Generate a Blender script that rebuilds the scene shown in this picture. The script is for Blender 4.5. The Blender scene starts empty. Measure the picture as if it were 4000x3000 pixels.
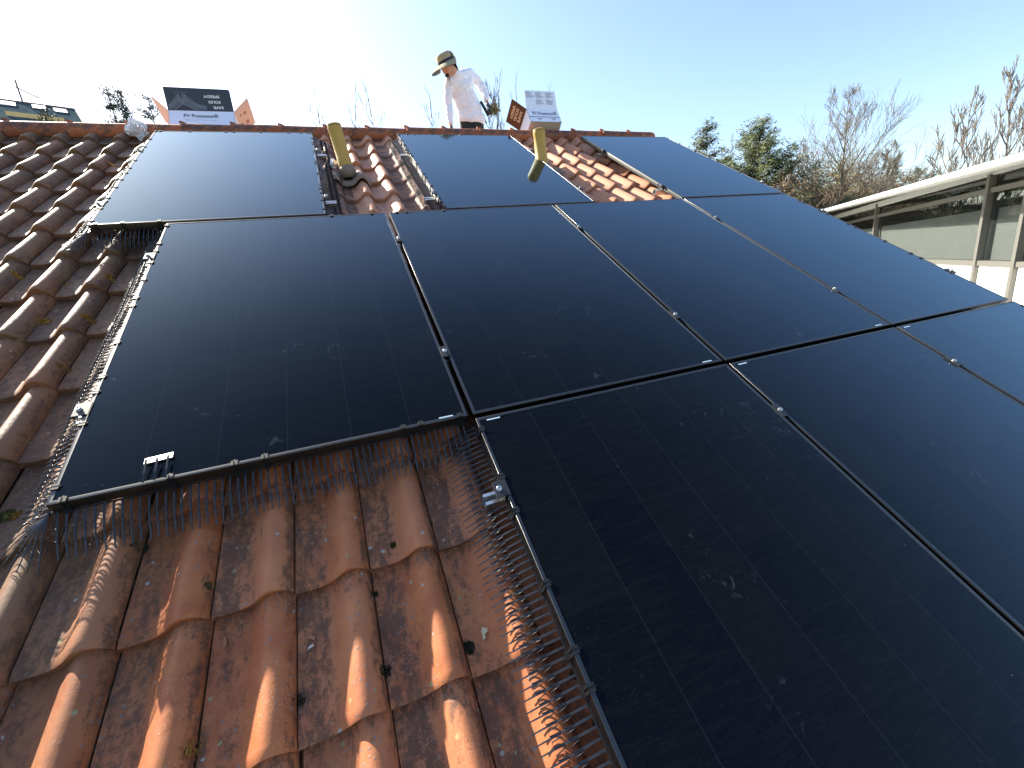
import bpy, bmesh, math, random
from mathutils import Vector, Matrix, Euler, noise
random.seed(7)
sc = bpy.context.scene
COL = sc.collection
R_ = math.radians
PI = math.pi

# ------------------------------------------------------------------ camera, sky, sun, exposure
TH = R_(31.0)                                   # roof pitch
CT, ST = math.cos(TH), math.sin(TH)
GR = Matrix(((1,0,0),(0,CT,-ST),(0,ST,CT)))     # roof frame (u right, v upslope, n out) -> world
def W(u, v, n=0.0): return GR @ Vector((u, v, n))
CAMP = W(0.82499, -0.92545, 1.0831)
RC = Matrix(((0.92801235,-0.35933925,0.09832791),(-0.18217289,-0.66792335,-0.72158952),(0.32497094,0.65173131,-0.68530299)))
RW = RC @ GR.transposed()                       # world -> camera (x right, y down, z forward)
cam_d = bpy.data.cameras.new("camera"); cam = bpy.data.objects.new("camera", cam_d); COL.objects.link(cam)
m = Matrix((RW[0], -RW[1], -RW[2])).transposed().to_4x4(); m.translation = CAMP
cam.matrix_world = m
cam_d.sensor_fit = 'HORIZONTAL'; cam_d.sensor_width = 36.0; cam_d.lens = 36*1631.85/4000
cam_d.clip_start = 0.02; cam_d.clip_end = 3000
sc.camera = cam

SUN_EL, SUN_AZ = R_(34.9), R_(-35.0)            # azimuth from +Y, negative = to the left
wd = bpy.data.worlds.new("World"); sc.world = wd; wd.use_nodes = True
nt = wd.node_tree; nt.nodes.clear()
sky = nt.nodes.new('ShaderNodeTexSky'); sky.sky_type = 'NISHITA'; sky.sun_disc = False
sky.sun_elevation = SUN_EL; sky.sun_rotation = SUN_AZ
sky.air_density = 1.0; sky.dust_density = 1.3; sky.ozone_density = 1.5; sky.altitude = 100
bg = nt.nodes.new('ShaderNodeBackground'); bg.inputs['Strength'].default_value = 0.088
wo = nt.nodes.new('ShaderNodeOutputWorld')
nt.links.new(sky.outputs[0], bg.inputs[0]); nt.links.new(bg.outputs[0], wo.inputs[0])
sd = bpy.data.lights.new("sun", 'SUN'); sd.energy = 5.0; sd.angle = R_(0.55); sd.color = (1.0, 0.93, 0.79)
sun = bpy.data.objects.new("sun", sd); COL.objects.link(sun)
SDIR = Vector((math.sin(SUN_AZ)*math.cos(SUN_EL), math.cos(SUN_AZ)*math.cos(SUN_EL), math.sin(SUN_EL)))
sun.rotation_euler = SDIR.to_track_quat('Z', 'Y').to_euler(); sun.location = (-10, 20, 20)
sc.view_settings.view_transform = 'Standard'; sc.view_settings.look = 'None'
sc.view_settings.exposure = 1.85; sc.view_settings.gamma = 1.0; sc.view_settings.use_curve_mapping = False

# ------------------------------------------------------------------ placing helpers
def pray(x, y):                                 # viewing direction of a photo pixel (4000 x 3000)
    return RW.transposed() @ Vector(((x-2000)/1631.85, (y-1500)/1631.85, 1.0))
def at(x, y, dist):                             # point at a horizontal distance
    d = pray(x, y); return CAMP + d*(dist/math.hypot(d.x, d.y))
def at_y(x, y, Y):
    d = pray(x, y); return CAMP + d*((Y-CAMP.y)/d.y)
def at_z(x, y, Z):
    d = pray(x, y); return CAMP + d*((Z-CAMP.z)/d.z)

def tag(o, label=None, cat=None, group=None, kind=None):
    if label: o['label'] = label
    if cat: o['category'] = cat
    if group: o['group'] = group
    if kind: o['kind'] = kind
    return o
def empty(name, loc, rot=(0,0,0)):
    o = bpy.data.objects.new(name, None); o.empty_display_size = 0.1; COL.objects.link(o)
    o.location = loc; o.rotation_euler = rot; return o
def roof_thing(name, u, v, n, label, cat, group=None):
    return tag(empty(name, W(u, v, n), (TH, 0, 0)), label, cat, group)
def copy_tree(o, parent=None):
    c = o.copy(); COL.objects.link(c); c.parent = parent
    for ch in o.children: copy_tree(ch, c)
    return c

class MB:
    def __init__(s): s.v = []; s.f = []; s.mi = []; s.uv = None; s.col = None
    def add(s, vs, fs, mi=0):
        b = len(s.v); s.v += [tuple(p) for p in vs]; s.f += [tuple(b+i for i in f) for f in fs]; s.mi += [mi]*len(fs)
    def box(s, a, b, mi=0, M=None):
        x0,y0,z0 = a; x1,y1,z1 = b
        vs = [(x0,y0,z0),(x1,y0,z0),(x1,y1,z0),(x0,y1,z0),(x0,y0,z1),(x1,y0,z1),(x1,y1,z1),(x0,y1,z1)]
        if M: vs = [M @ Vector(p) for p in vs]
        s.add(vs, [(0,3,2,1),(4,5,6,7),(0,1,5,4),(1,2,6,5),(2,3,7,6),(3,0,4,7)], mi)
    def tube(s, pts, rad, n=5, mi=0, caps=True):
        pts = [Vector(p) for p in pts]; N = len(pts)
        if not hasattr(rad, '__len__'): rad = [rad]*N
        d0 = (pts[1]-pts[0]).normalized(); ref = Vector((0,0,1)) if abs(d0.z) < .9 else Vector((1,0,0))
        X = d0.cross(ref).normalized(); rings = []
        for i, p in enumerate(pts):
            d = (pts[min(i+1,N-1)]-pts[max(i-1,0)])
            if d.length < 1e-9: d = d0.copy()
            d.normalize(); X = (X-d*X.dot(d))
            if X.length < 1e-6: X = d.orthogonal()
            X.normalize(); Y = d.cross(X)
            rings += [p+(X*math.cos(2*PI*k/n)+Y*math.sin(2*PI*k/n))*rad[i] for k in range(n)]
        fs = [(i*n+k, i*n+(k+1)%n, (i+1)*n+(k+1)%n, (i+1)*n+k) for i in range(N-1) for k in range(n)]
        if caps: fs += [tuple(range(n))[::-1], tuple((N-1)*n+k for k in range(n))]
        s.add(rings, fs, mi)
    def strip(s, pts, side, w, t, mi=0):         # flat bar along pts, wide along `side`
        pts = [Vector(p) for p in pts]; side = Vector(side).normalized(); vs = []
        for i, p in enumerate(pts):
            d = (pts[min(i+1,len(pts)-1)]-pts[max(i-1,0)]).normalized(); nn = side.cross(d).normalized()
            ww = w[i] if hasattr(w, '__len__') else w
            vs += [p-side*ww/2-nn*t/2, p+side*ww/2-nn*t/2, p+side*ww/2+nn*t/2, p-side*ww/2+nn*t/2]
        N = len(pts)
        fs = [(i*4+k, i*4+(k+1)%4, i*4+4+(k+1)%4, i*4+4+k) for i in range(N-1) for k in range(4)]
        s.add(vs, fs+[(3,2,1,0), tuple(N*4-4+k for k in range(4))], mi)
    def lathe(s, prof, n=24, mi=0, M=None):      # prof (r,z)
        vs = [(r*math.cos(2*PI*k/n), r*math.sin(2*PI*k/n), z) for r, z in prof for k in range(n)]
        if M: vs = [M @ Vector(p) for p in vs]
        s.add(vs, [(i*n+k, i*n+(k+1)%n, (i+1)*n+(k+1)%n, (i+1)*n+k) for i in range(len(prof)-1) for k in range(n)], mi)
    def grid(s, fn, nu, nv, mi=0, wrap=False):
        b = [fn(i/nu, j/nv) for j in range(nv+1) for i in range(nu+1)]
        s.add(b, [(j*(nu+1)+i, j*(nu+1)+i+1, (j+1)*(nu+1)+i+1, (j+1)*(nu+1)+i) for j in range(nv) for i in range(nu)], mi)
    def build(s, name, mats, parent=None, smooth=False, sharp=None, loc=None):
        me = bpy.data.meshes.new(name); me.from_pydata(s.v, [], s.f)
        for mt in (mats if isinstance(mats, (list, tuple)) else [mats]): me.materials.append(mt)
        if any(s.mi): me.polygons.foreach_set('material_index', s.mi)
        if smooth: me.polygons.foreach_set('use_smooth', [True]*len(me.polygons))
        if sharp: me.set_sharp_from_angle(angle=R_(sharp))
        o = bpy.data.objects.new(name, me); COL.objects.link(o); o.parent = parent
        if loc: o.location = loc
        return o

# ------------------------------------------------------------------ material helpers
class NG:
    def __init__(s, name):
        s.m = bpy.data.materials.new(name); s.m.use_nodes = True; s.t = s.m.node_tree; s.t.nodes.clear()
        s.out = s.t.nodes.new('ShaderNodeOutputMaterial'); s.p = s.t.nodes.new('ShaderNodeBsdfPrincipled')
        s.t.links.new(s.p.outputs[0], s.out.inputs[0])
    def n(s, typ, **kw):
        nd = s.t.nodes.new(typ)
        for k, v in kw.items(): setattr(nd, k, v)
        return nd
    def put(s, inp, val):
        if isinstance(val, bpy.types.NodeSocket): s.t.links.new(val, inp)
        elif val is not None:
            if hasattr(inp.default_value, '__len__') and hasattr(val, '__len__') and len(val) == 3 and len(inp.default_value) == 4: val = (*val, 1)
            inp.default_value = val
    def set(s, **kw):
        for k, v in kw.items(): s.put(s.p.inputs[k.replace('_', ' ')], v)
        return s
    def math(s, op, a, b=None, clamp=False, c=None):
        nd = s.n('ShaderNodeMath', operation=op, use_clamp=clamp); s.put(nd.inputs[0], a)
        if b is not None: s.put(nd.inputs[1], b)
        if c is not None: s.put(nd.inputs[2], c)
        return nd.outputs[0]
    def mix(s, f, a, b, mode='MIX'):
        nd = s.n('ShaderNodeMix', data_type='RGBA', blend_type=mode); s.put(nd.inputs[0], f); s.put(nd.inputs[6], a); s.put(nd.inputs[7], b)
        return nd.outputs[2]
    def coord(s, kind='Object'): return s.n('ShaderNodeTexCoord').outputs[kind]
    def mapv(s, v, scale=(1,1,1), loc=(0,0,0)):
        nd = s.n('ShaderNodeMapping'); s.put(nd.inputs[0], v); nd.inputs['Scale'].default_value = scale; nd.inputs['Location'].default_value = loc
        return nd.outputs[0]
    def noise(s, v, scale, detail=4, rough=.55, dist=0):
        nd = s.n('ShaderNodeTexNoise'); s.put(nd.inputs['Vector'], v); nd.inputs['Scale'].default_value = scale
        nd.inputs['Detail'].default_value = detail; nd.inputs['Roughness'].default_value = rough; nd.inputs['Distortion'].default_value = dist
        return nd.outputs[0]
    def voro(s, v, scale, feat='F1', rnd=1.0):
        nd = s.n('ShaderNodeTexVoronoi', feature=feat); s.put(nd.inputs['Vector'], v); nd.inputs['Scale'].default_value = scale
        nd.inputs['Randomness'].default_value = rnd; return nd
    def ramp(s, v, lo, hi, a=0.0, b=1.0):        # smooth threshold
        nd = s.n('ShaderNodeMapRange', interpolation_type='SMOOTHSTEP'); s.put(nd.inputs[0], v)
        nd.inputs[1].default_value = lo; nd.inputs[2].default_value = hi; nd.inputs[3].default_value = a; nd.inputs[4].default_value = b
        return nd.outputs[0]
    def bump(s, h, strength=.3, dist=.01):
        nd = s.n('ShaderNodeBump'); s.put(nd.inputs['Height'], h); nd.inputs['Strength'].default_value = strength; nd.inputs['Distance'].default_value = dist
        s.t.links.new(nd.outputs[0], s.p.inputs['Normal'])
    def sep(s, v):
        nd = s.n('ShaderNodeSeparateXYZ'); s.put(nd.inputs[0], v); return nd.outputs
def simple(name, col, rough=.6, metal=0.0, var=.0, scale=30, bump=0, spec=None):
    g = NG(name); c = col
    if var:
        nz = g.noise(g.coord(), scale, 5); c = g.mix(nz, [x*(1-var) for x in col], [min(1, x*(1+var)) for x in col])
        if bump: g.bump(nz, bump, .004)
    g.set(Base_Color=c, Roughness=rough, Metallic=metal)
    if spec is not None: g.p.inputs['Specular IOR Level'].default_value = spec
    return g.m

def clay(name, ridge=False):
    g = NG(name); P = g.coord()
    uv = g.n('ShaderNodeAttribute', attribute_name='st').outputs['Vector']; s, t, _ = g.sep(uv)
    rn = g.n('ShaderNodeAttribute', attribute_name='rnd').outputs['Vector']; r1, r2, r3 = g.sep(rn)
    u, v, _n = g.sep(P)
    big = g.noise(P, 2.3, 3); mid = g.noise(P, 11, 6, .62); fine = g.noise(P, 60, 6, .7); vfine = g.noise(P, 260, 4, .7)
    c = g.mix(g.ramp(mid, .35, .65), (.33, .082, .025), (.43, .140, .046))
    c = g.mix(g.math('MULTIPLY', r1, .6), c, (.48, .20, .10))
    c = g.mix(g.math('MULTIPLY', g.ramp(vfine, .45, .7), .35), c, (.25, .10, .06))
    if not ridge:
        # older brown weathered tiles left of the panels, paler pinker ones near the top
        old = g.math('MULTIPLY', g.ramp(u, .45, -.15), g.ramp(big, .25, .6, .55, .92))
        c = g.mix(old, c, g.mix(fine, (.115, .062, .034), (.215, .132, .076)))
        pale = g.math('MULTIPLY', g.math('MULTIPLY', g.ramp(u, .5, .9), g.ramp(v, 1.5, 1.9)), .55)
        c = g.mix(pale, c, (.52, .27, .18))
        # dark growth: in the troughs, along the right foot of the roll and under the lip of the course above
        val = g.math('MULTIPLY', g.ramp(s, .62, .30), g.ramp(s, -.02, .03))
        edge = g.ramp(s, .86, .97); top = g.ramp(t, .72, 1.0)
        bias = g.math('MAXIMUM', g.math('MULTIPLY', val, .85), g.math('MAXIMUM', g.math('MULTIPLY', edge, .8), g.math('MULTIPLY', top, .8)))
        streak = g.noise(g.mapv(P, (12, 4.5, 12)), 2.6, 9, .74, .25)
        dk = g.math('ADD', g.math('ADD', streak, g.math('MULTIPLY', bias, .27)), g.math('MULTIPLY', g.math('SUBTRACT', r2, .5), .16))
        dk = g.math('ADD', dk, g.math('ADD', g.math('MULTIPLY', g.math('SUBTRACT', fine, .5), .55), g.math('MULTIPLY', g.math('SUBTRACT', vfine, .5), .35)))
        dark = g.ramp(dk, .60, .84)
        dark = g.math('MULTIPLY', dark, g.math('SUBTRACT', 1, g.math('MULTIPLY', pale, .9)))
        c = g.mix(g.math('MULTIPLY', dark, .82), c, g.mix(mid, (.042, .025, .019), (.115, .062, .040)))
    else:
        dark = g.ramp(g.math('ADD', mid, g.math('MULTIPLY', g.math('SUBTRACT', fine, .5), .5)), .50, .62)
        c = g.mix(g.math('MULTIPLY', dark, .8), c, (.07, .045, .038))
    # lichens
    vo = g.voro(P, 75); d1 = g.math('ADD', vo.outputs['Distance'], g.math('MULTIPLY', fine, .25))
    pick = g.sep(vo.outputs['Color'])[0]
    clus = g.ramp(g.noise(P, 7, 4), .50, .62)
    l1 = g.math('MULTIPLY', g.math('MULTIPLY', g.ramp(d1, .42, .36), g.math('GREATER_THAN', pick, .55)), clus)
    c = g.mix(g.math('MULTIPLY', l1, .75), c, (.16, .16, .155) if not ridge else (.34, .33, .29))
    vo2 = g.voro(g.mapv(P, loc=(3.1, 1.7, .4)), 34); d2 = g.math('ADD', vo2.outputs['Distance'], g.math('MULTIPLY', fine, .3))
    p2 = g.sep(vo2.outputs['Color'])
    l2 = g.math('MULTIPLY', g.ramp(d2, .34, .30), g.math('GREATER_THAN', p2[0], .90))
    c = g.mix(g.math('MULTIPLY', l2, .8), c, g.mix(g.math('GREATER_THAN', p2[1], .5), (.26, .26, .13), (.34, .33, .30)))
    vo3 = g.voro(P, 240); l3 = g.math('MULTIPLY', g.math('MULTIPLY', g.ramp(vo3.outputs['Distance'], .30, .2), g.math('GREATER_THAN', g.sep(vo3.outputs['Color'])[0], .7)), g.ramp(g.noise(P, 4.3, 3), .54, .62))
    c = g.mix(g.math('MULTIPLY', l3, .7), c, (.5, .47, .44))
    g.set(Base_Color=c, Roughness=g.ramp(fine, .3, .7, .48, .72))
    g.p.inputs['Specular IOR Level'].default_value = .32
    if ridge:
        oi_ = g.n('ShaderNodeObjectInfo').outputs['Random']; cc_ = g.mix(oi_, (.62,.62,.66), (1.15,1.05,1.0)); c = g.mix(1.0, c, cc_, 'MULTIPLY'); g.set(Base_Color=c)
    g.bump(g.math('ADD', g.math('MULTIPLY', vfine, .5), g.math('ADD', fine, g.math('MULTIPLY', l1, .6))), .30, .003)
    return g.m
M = {}
M['tile'] = clay('clay_tile'); M['ridge'] = clay('clay_ridge', True)
M['frame'] = simple('anodised_frame', (.10,.10,.099), .31, 1.0, .12, 90)
M['clip'] = simple('black_plastic', (.006,.006,.007), .45)
M['guard'] = simple('guard_steel', (.055,.056,.060), .30, .8, .25, 60)
M['alu'] = simple('bare_aluminium', (.72,.73,.74), .28, .95, .06, 40)
M['bolt'] = simple('steel_bolt', (.65,.64,.63), .3, 1.0)
M['blackclamp'] = simple('black_clamp', (.05,.052,.055), .4, .7)
M['wallp'] = simple('render_wall', (.62,.58,.50), .9, 0, .08, 4, .2)

def panel_glass():
    g = NG('solar_glass'); P = g.coord(); x, y, z = g.sep(P)
    cw = .1862
    fx = g.math('FRACT', g.math('DIVIDE', g.math('SUBTRACT', x, .0085), cw))
    dl = g.math('MULTIPLY', g.math('MINIMUM', fx, g.math('SUBTRACT', 1, fx)), cw)
    line = g.ramp(g.math('ADD', dl, g.math('MULTIPLY', g.math('SUBTRACT', g.noise(P, 90, 2), .5), .0008)), .0016, .0009)
    shade = g.n('ShaderNodeTexWhiteNoise'); comb = g.n('ShaderNodeCombineXYZ')
    g.put(comb.inputs[0], g.math('FLOOR', g.math('DIVIDE', g.math('SUBTRACT', x, .0085), cw)))
    g.put(comb.inputs[1], g.math('FLOOR', g.math('DIVIDE', y, .27))); g.put(shade.inputs[0], comb.outputs[0])
    c = g.mix(shade.outputs[0], (.0018,.0022,.0038), (.0034,.0036,.0046))
    st = g.noise(g.mapv(P, (7, 60, 1)), 1.0, 8, .8)
    c = g.mix(g.math('MULTIPLY', g.ramp(st, .42, .72), .45), c, (.0085,.009,.011))
    c = g.mix(g.math('MULTIPLY', g.ramp(g.noise(P, 170, 3, .8), .58, .75), .5), c, (.020,.022,.026))
    c = g.mix(g.math('MULTIPLY', line, .20), c, (.035,.04,.05))
    sm = g.math('MULTIPLY', g.ramp(g.noise(P, 3.1, 3), .55, .66), g.ramp(g.noise(P, 24, 6, .75, .8), .56, .68))
    c = g.mix(g.math('MULTIPLY', sm, .13), c, (.22,.25,.30))
    vo = g.voro(P, 26); sp = g.math('MULTIPLY', g.ramp(vo.outputs['Distance'], .055, .03), g.math('GREATER_THAN', g.sep(vo.outputs['Color'])[0], .86))
    c = g.mix(g.math('MULTIPLY', sp, .22), c, (.35,.36,.38))
    dust = g.noise(P, 6, 5, .6)
    rough = g.math('ADD', g.ramp(dust, .3, .7, .045, .075), g.math('MULTIPLY', sm, .15))
    g.set(Base_Color=c, Roughness=.6); g.p.inputs['Specular IOR Level'].default_value = 0.0
    lw = g.n('ShaderNodeLayerWeight'); lw.inputs['Blend'].default_value = .5          # anti-reflective glass: dark face on, blue sheen at a slant
    fac = g.math('ADD', g.math('MULTIPLY', g.math('POWER', lw.outputs['Facing'], 3.7), .96), .011)
    gl = g.n('ShaderNodeBsdfGlossy'); g.put(gl.inputs['Color'], (.66, .86, 1.0)); g.put(gl.inputs['Roughness'], rough)
    mx = g.n('ShaderNodeMixShader'); g.put(mx.inputs[0], fac); g.t.links.new(g.p.outputs[0], mx.inputs[1]); g.t.links.new(gl.outputs[0], mx.inputs[2]); g.t.links.new(mx.outputs[0], g.out.inputs[0])
    return g.m
M['pv'] = panel_glass()

# ------------------------------------------------------------------ the tiled house
TW, TL, TU0, TV0, TH0 = .1928, .3382, .5461, -.3676, -.130
def _pz(s):
    if s < .77: x = max(0, (s-.40)/.37); base = -.006*math.sin(PI*min(1, s/.46)) if s < .46 else 0; return base+.052*(x*x*(3-2*x))
    x = (s-.77)/.24; return .052*(1-x**2.1)**.66
PROF = [(0,-.012),(.018,-.011)]+[(s_, _pz(s_)) for s_ in (.03,.10,.22,.34,.44,.50,.54,.575,.61,.645,.68,.71,.74,.77,.80,.835,.87,.90,.93,.955,.98,1.0)]
def prof(s):
    for i in range(len(PROF)-1):
        if s <= PROF[i+1][0]:
            a, b = PROF[i], PROF[i+1]; return a[1]+(b[1]-a[1])*(s-a[0])/(b[0]-a[0])
    return PROF[-1][1]
def tile_z(u, v):
    a = (u-TU0)/TW; s = a-math.floor(a); b = (v-TV0)/TL; t = b-math.floor(b)
    return TH0 + prof(s) - .029*t
def tile_field(c0, c1, r0, r1):
    vs, fs, st, rn = [], [], [], []
    TS = [0, .02, .06, .3, .55, .8, 1.0, 1.12]; NS = len(PROF)
    TS0 = TS
    for r in range(r0, r1):
        TS = TS0 if r < r1-1 else [0, .02, .06, .3, .5, .67]
        for c in range(c0, c1):
            jz = random.uniform(-.0022, .0022); jv = random.uniform(-.004, .004); ju = random.uniform(-.0015, .0015); tw = random.uniform(-.006, .006)
            rc = (random.random(), random.random(), random.random())
            b = len(vs)
            def P(s, t, dz=0):
                nose = -.0045*(1-t/.06)**2 if t < .06 else 0
                if s > .5: nose *= 1.6
                return (TU0+TW*(c+s)+ju+tw*t*.3, TV0+TL*(r+t)+jv+tw*(s-.5)*.6, TH0+prof(s)-.029*t+jz+nose+dz)
            for t in TS:
                for (s, _) in PROF: vs.append(P(s, t)); st.append((s, t, 0)); rn.append(rc)
            fs += [(b+j*NS+i, b+j*NS+i+1, b+(j+1)*NS+i+1, b+(j+1)*NS+i) for j in range(len(TS)-1) for i in range(NS-1)]
            k = len(vs)                                        # front lip
            for (s, _) in PROF:
                p = P(s, 0); vs.append((p[0], p[1]+.001, p[2]-.007)); vs.append((p[0], p[1]+.005, p[2]-.024)); st += [(s, 0, 0)]*2; rn += [rc]*2
            for i in range(NS-1):
                fs.append((b+i, k+2*i, k+2*i+2, b+i+1)); fs.append((k+2*i, k+2*i+1, k+2*i+3, k+2*i+2))
            k = len(vs)                                        # right side edge
            for t in TS: p = P(1.0, t); vs.append((p[0]+.001, p[1], p[2]-.013)); st.append((1, t, 0)); rn.append(rc)
            for j in range(len(TS)-1): fs.append((b+j*NS+NS-1, k+j, k+j+1, b+(j+1)*NS+NS-1))
    me = bpy.data.meshes.new('roof_tiles'); me.from_pydata(vs, [], fs); me.materials.append(M['tile'])
    me.polygons.foreach_set('use_smooth', [True]*len(fs))
    for nm, dat in (('st', st), ('rnd', rn)):
        a = me.attributes.new(nm, 'FLOAT_VECTOR', 'POINT'); a.data.foreach_set('vector', [x for p in dat for x in p])
    me.set_sharp_from_angle(angle=R_(50))
    return me
VA = 3.92                                        # upslope position of the ridge line
house = tag(empty('tiled_house', W(0, 0, -.15)), 'house under the terracotta pantile roof that carries the solar panels', 'house')
def rel(o, base=house):                          # keep world placement under a parent
    o.parent = base; o.matrix_parent_inverse = Matrix.Translation(-base.location); return o
me = tile_field(-20, 21, -5, 13)
rt = bpy.data.objects.new('roof_tiles', me); COL.objects.link(rt); rt.rotation_euler = (TH, 0, 0); rel(rt)
AP = W(0, VA, -.112); APY, APZ = AP.y, AP.z
rb = bpy.data.objects.new('roof_tiles', me); COL.objects.link(rb)      # the far slope
rb.matrix_world = Matrix.Translation((1.44, 2*APY, 0)) @ Matrix.Rotation(PI, 4, 'Z') @ Matrix.Rotation(TH, 4, 'X'); rel(rb)
# ridge tiles
def ridge_tile_mesh(last=False):
    mb = MB(); L = .3824; n = 14; xs = [0, .012, .03, L*.5, L+.02] if not last else [0, .012, .03, L*.5, L-.045, L-.02, L-.012]
    rr = [.0745, .0757, .073, .070, .068] if not last else [.0745, .0757, .073, .0725, .0725, .067, .044]
    vs = []; A0, A1 = R_(-42), R_(222)
    for x, r in zip(xs, rr):
        for k in range(n+1):
            a = A0+(A1-A0)*k/n; vs.append((x, math.cos(a)*r, math.sin(a)*r))
    m1 = n+1
    mb.add(vs, [(i*m1+k, (i+1)*m1+k, (i+1)*m1+k+1, i*m1+k+1) for i in range(len(xs)-1) for k in range(n)])
    # thickness at the open end, closing face, and the little lug on the crown
    inner = [(x0*1.0, y0*.84, z0*.84) for (x0, y0, z0) in vs[:m1]]
    mb.add(vs[:m1]+inner, [(k, k+1, m1+k+1, m1+k) for k in range(n)])
    z = .070
    if not last or True:
        mb.add([(-.012,-.016,z-.006),(-.012,.016,z-.006),(-.016,.011,z+.024),(-.016,-.011,z+.024),(.012,-.012,z+.018),(.012,.012,z+.018),(.058,-.006,z-.003),(.058,.006,z-.003)],
               [(0,3,2,1),(3,4,5,2),(4,6,7,5),(0,6,4,3),(1,2,5,7)])
    if last: mb.add(vs[-m1:], [tuple(range(m1))])
    me = mb.build('ridge_tile', M['ridge'], smooth=True, sharp=40)
    return me
rA = ridge_tile_mesh(); rB = ridge_tile_mesh(True)
RZ = W(0, 3.905, -.110)
for k in range(-5, 16):
    o = rA if k == -5 else (rB if k == 15 else rA.copy())
    if k not in (-5, 15): COL.objects.link(o)
    o.location = (-1.3867+.3824*k+.002*math.sin(k*7), RZ.y+.003*math.sin(k*3), RZ.z+.003*math.sin(k*5)); o.rotation_euler = (R_(random.uniform(-2,2)), R_(random.uniform(-.5,.5)), R_(random.uniform(-.8,.8))); rel(o)
mb = MB(); mb.box((-3.2, -.045, -.12), (4.6, .045, -.012)); o = mb.build('ridge_board', simple('old_mortar', (.11,.06,.04), .9, 0, .3, 30)); o.location = (0, RZ.y, RZ.z); rel(o)
# walls and gables
mb = MB(); e = W(0, -2.0, -.2); x0, x1 = -3.0, 4.40; ye = e.y+.25; yb = 2*APY-ye
mb.add([(x0,ye,-5),(x1,ye,-5),(x1,yb,-5),(x0,yb,-5),(x0,ye,e.z),(x1,ye,e.z),(x1,yb,e.z),(x0,yb,e.z),(x0,APY,APZ-.12),(x1,APY,APZ-.12)],
       [(0,1,5,4),(2,3,7,6),(1,2,6,9,5),(3,0,4,8,7),(4,5,9,8),(6,7,8,9)])
rel(mb.build('house_wall', M['wallp']))

# ------------------------------------------------------------------ solar panels
PW, PH, GU, GV = 1.134, 1.7512, .0193, .0228
def ring_profile(mb, w, h, prof_):
    n = len(prof_); vs = []
    for (sx, sy) in ((0,0),(1,0),(1,1),(0,1)):
        for (d, z) in prof_: vs.append((sx*w+(d if sx == 0 else -d), sy*h+(d if sy == 0 else -d), z))
    mb.add(vs, [(c*n+k, ((c+1)%4)*n+k, ((c+1)%4)*n+k+1, c*n+k+1) for c in range(4) for k in range(n-1)])
def make_panel():
    root = roof_thing('solar_panel', 0, 0, 0, 'x', 'solar panel')
    mb = MB(); ring_profile(mb, PW, PH, [(.028,-.035),(.0,-.035),(0,-.0022),(.0006,-.0009),(0.00120,-0.00061),(0.00277,-0.00027),(0.00433,-0.00007),(0.00590,-0.00000),(0.00747,-0.00007),(0.00903,-0.00027),(0.01060,-0.00061),(.0112,-.0024)])
    mb.build('panel_frame', M['frame'], root, smooth=True, sharp=40)
    mb = MB(); mb.add([(.0105,.0105,-.0018),(PW-.0105,.0105,-.0018),(PW-.0105,PH-.0105,-.0018),(.0105,PH-.0105,-.0018)], [(0,1,2,3)])
    mb.add([(.0105,.0105,-.0078),(PW-.0105,.0105,-.0078),(PW-.0105,PH-.0105,-.0078),(.0105,PH-.0105,-.0078)], [(3,2,1,0)])
    mb.build('panel_glass', M['pv'], root)
    return root
GP = 'black glass solar panels on the tiled roof'
panels = {}
TP = [('A', 0, 0, 'leftmost middle row solar panel, with a bright bracket lying at its lower edge'),
      ('B', PW+GU, 0, 'black solar panel, second from the left in the middle row'),
      ('C', 2*(PW+GU), 0, 'black solar panel, third from the left in the middle row'),
      ('D', 3*(PW+GU), 0, 'bluish solar panel at the right end of the middle row, by the glazed building'),
      ('T1', -.3423, PH+GV, 'pale sky-reflecting solar panel at the left end of the top row'),
      ('T2', 1.5143, PH+GV, 'solar panel between the two yellow vent pipes, mirroring one of them'),
      ('T3', 3*(PW+GU), PH+GV, 'solar panel at the right end of the top row, pale frame side over bare tiles'),
      ('E', PW+GU, -PH-GV, 'large near black solar panel at the front, beside the wire comb and lower bare tiles'),
      ('F', 2*(PW+GU), -PH-GV, 'near black solar panel, middle of the three in the bottom row'),
      ('G', 3*(PW+GU), -PH-GV, 'solar panel at the lower right, mostly cut by the picture edge')]
p0 = None
for k, u, v, lab in TP:
    if p0 is None: o = p0 = make_panel()
    else: o = copy_tree(p0)
    dz = random.uniform(-.0008, .0008)
    o.location = W(u, v, dz); o['label'] = lab; o['group'] = GP; panels[k] = (u, v)
    tw = [(random.uniform(-.15,.15)) for _ in range(2)]
    o.rotation_euler = (TH+R_(tw[0]*.4), R_(tw[1]*.4), 0)
# small serial stickers, each stuck to its panel
M['sticker'] = simple('serial_sticker', (.45,.55,.65), .4)
def kid(panelkey):
    lab = [t[3] for t in TP if t[0] == panelkey][0]
    return [o for o in COL.objects if o.get('label') == lab][0]
for key, cx, cy in (('A', 1.06, .0135), ('B', 1.06, .0135), ('C', 1.06, .0135), ('E', .06, PH-.0175), ('F', .06, PH-.0175), ('G', .06, PH-.0175)):
    mb = MB(); mb.box((cx-.024, cy-.0022, -.0017), (cx+.024, cy+.0030, -.0010)); mb.build('sticker', M['sticker'], kid(key))

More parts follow.
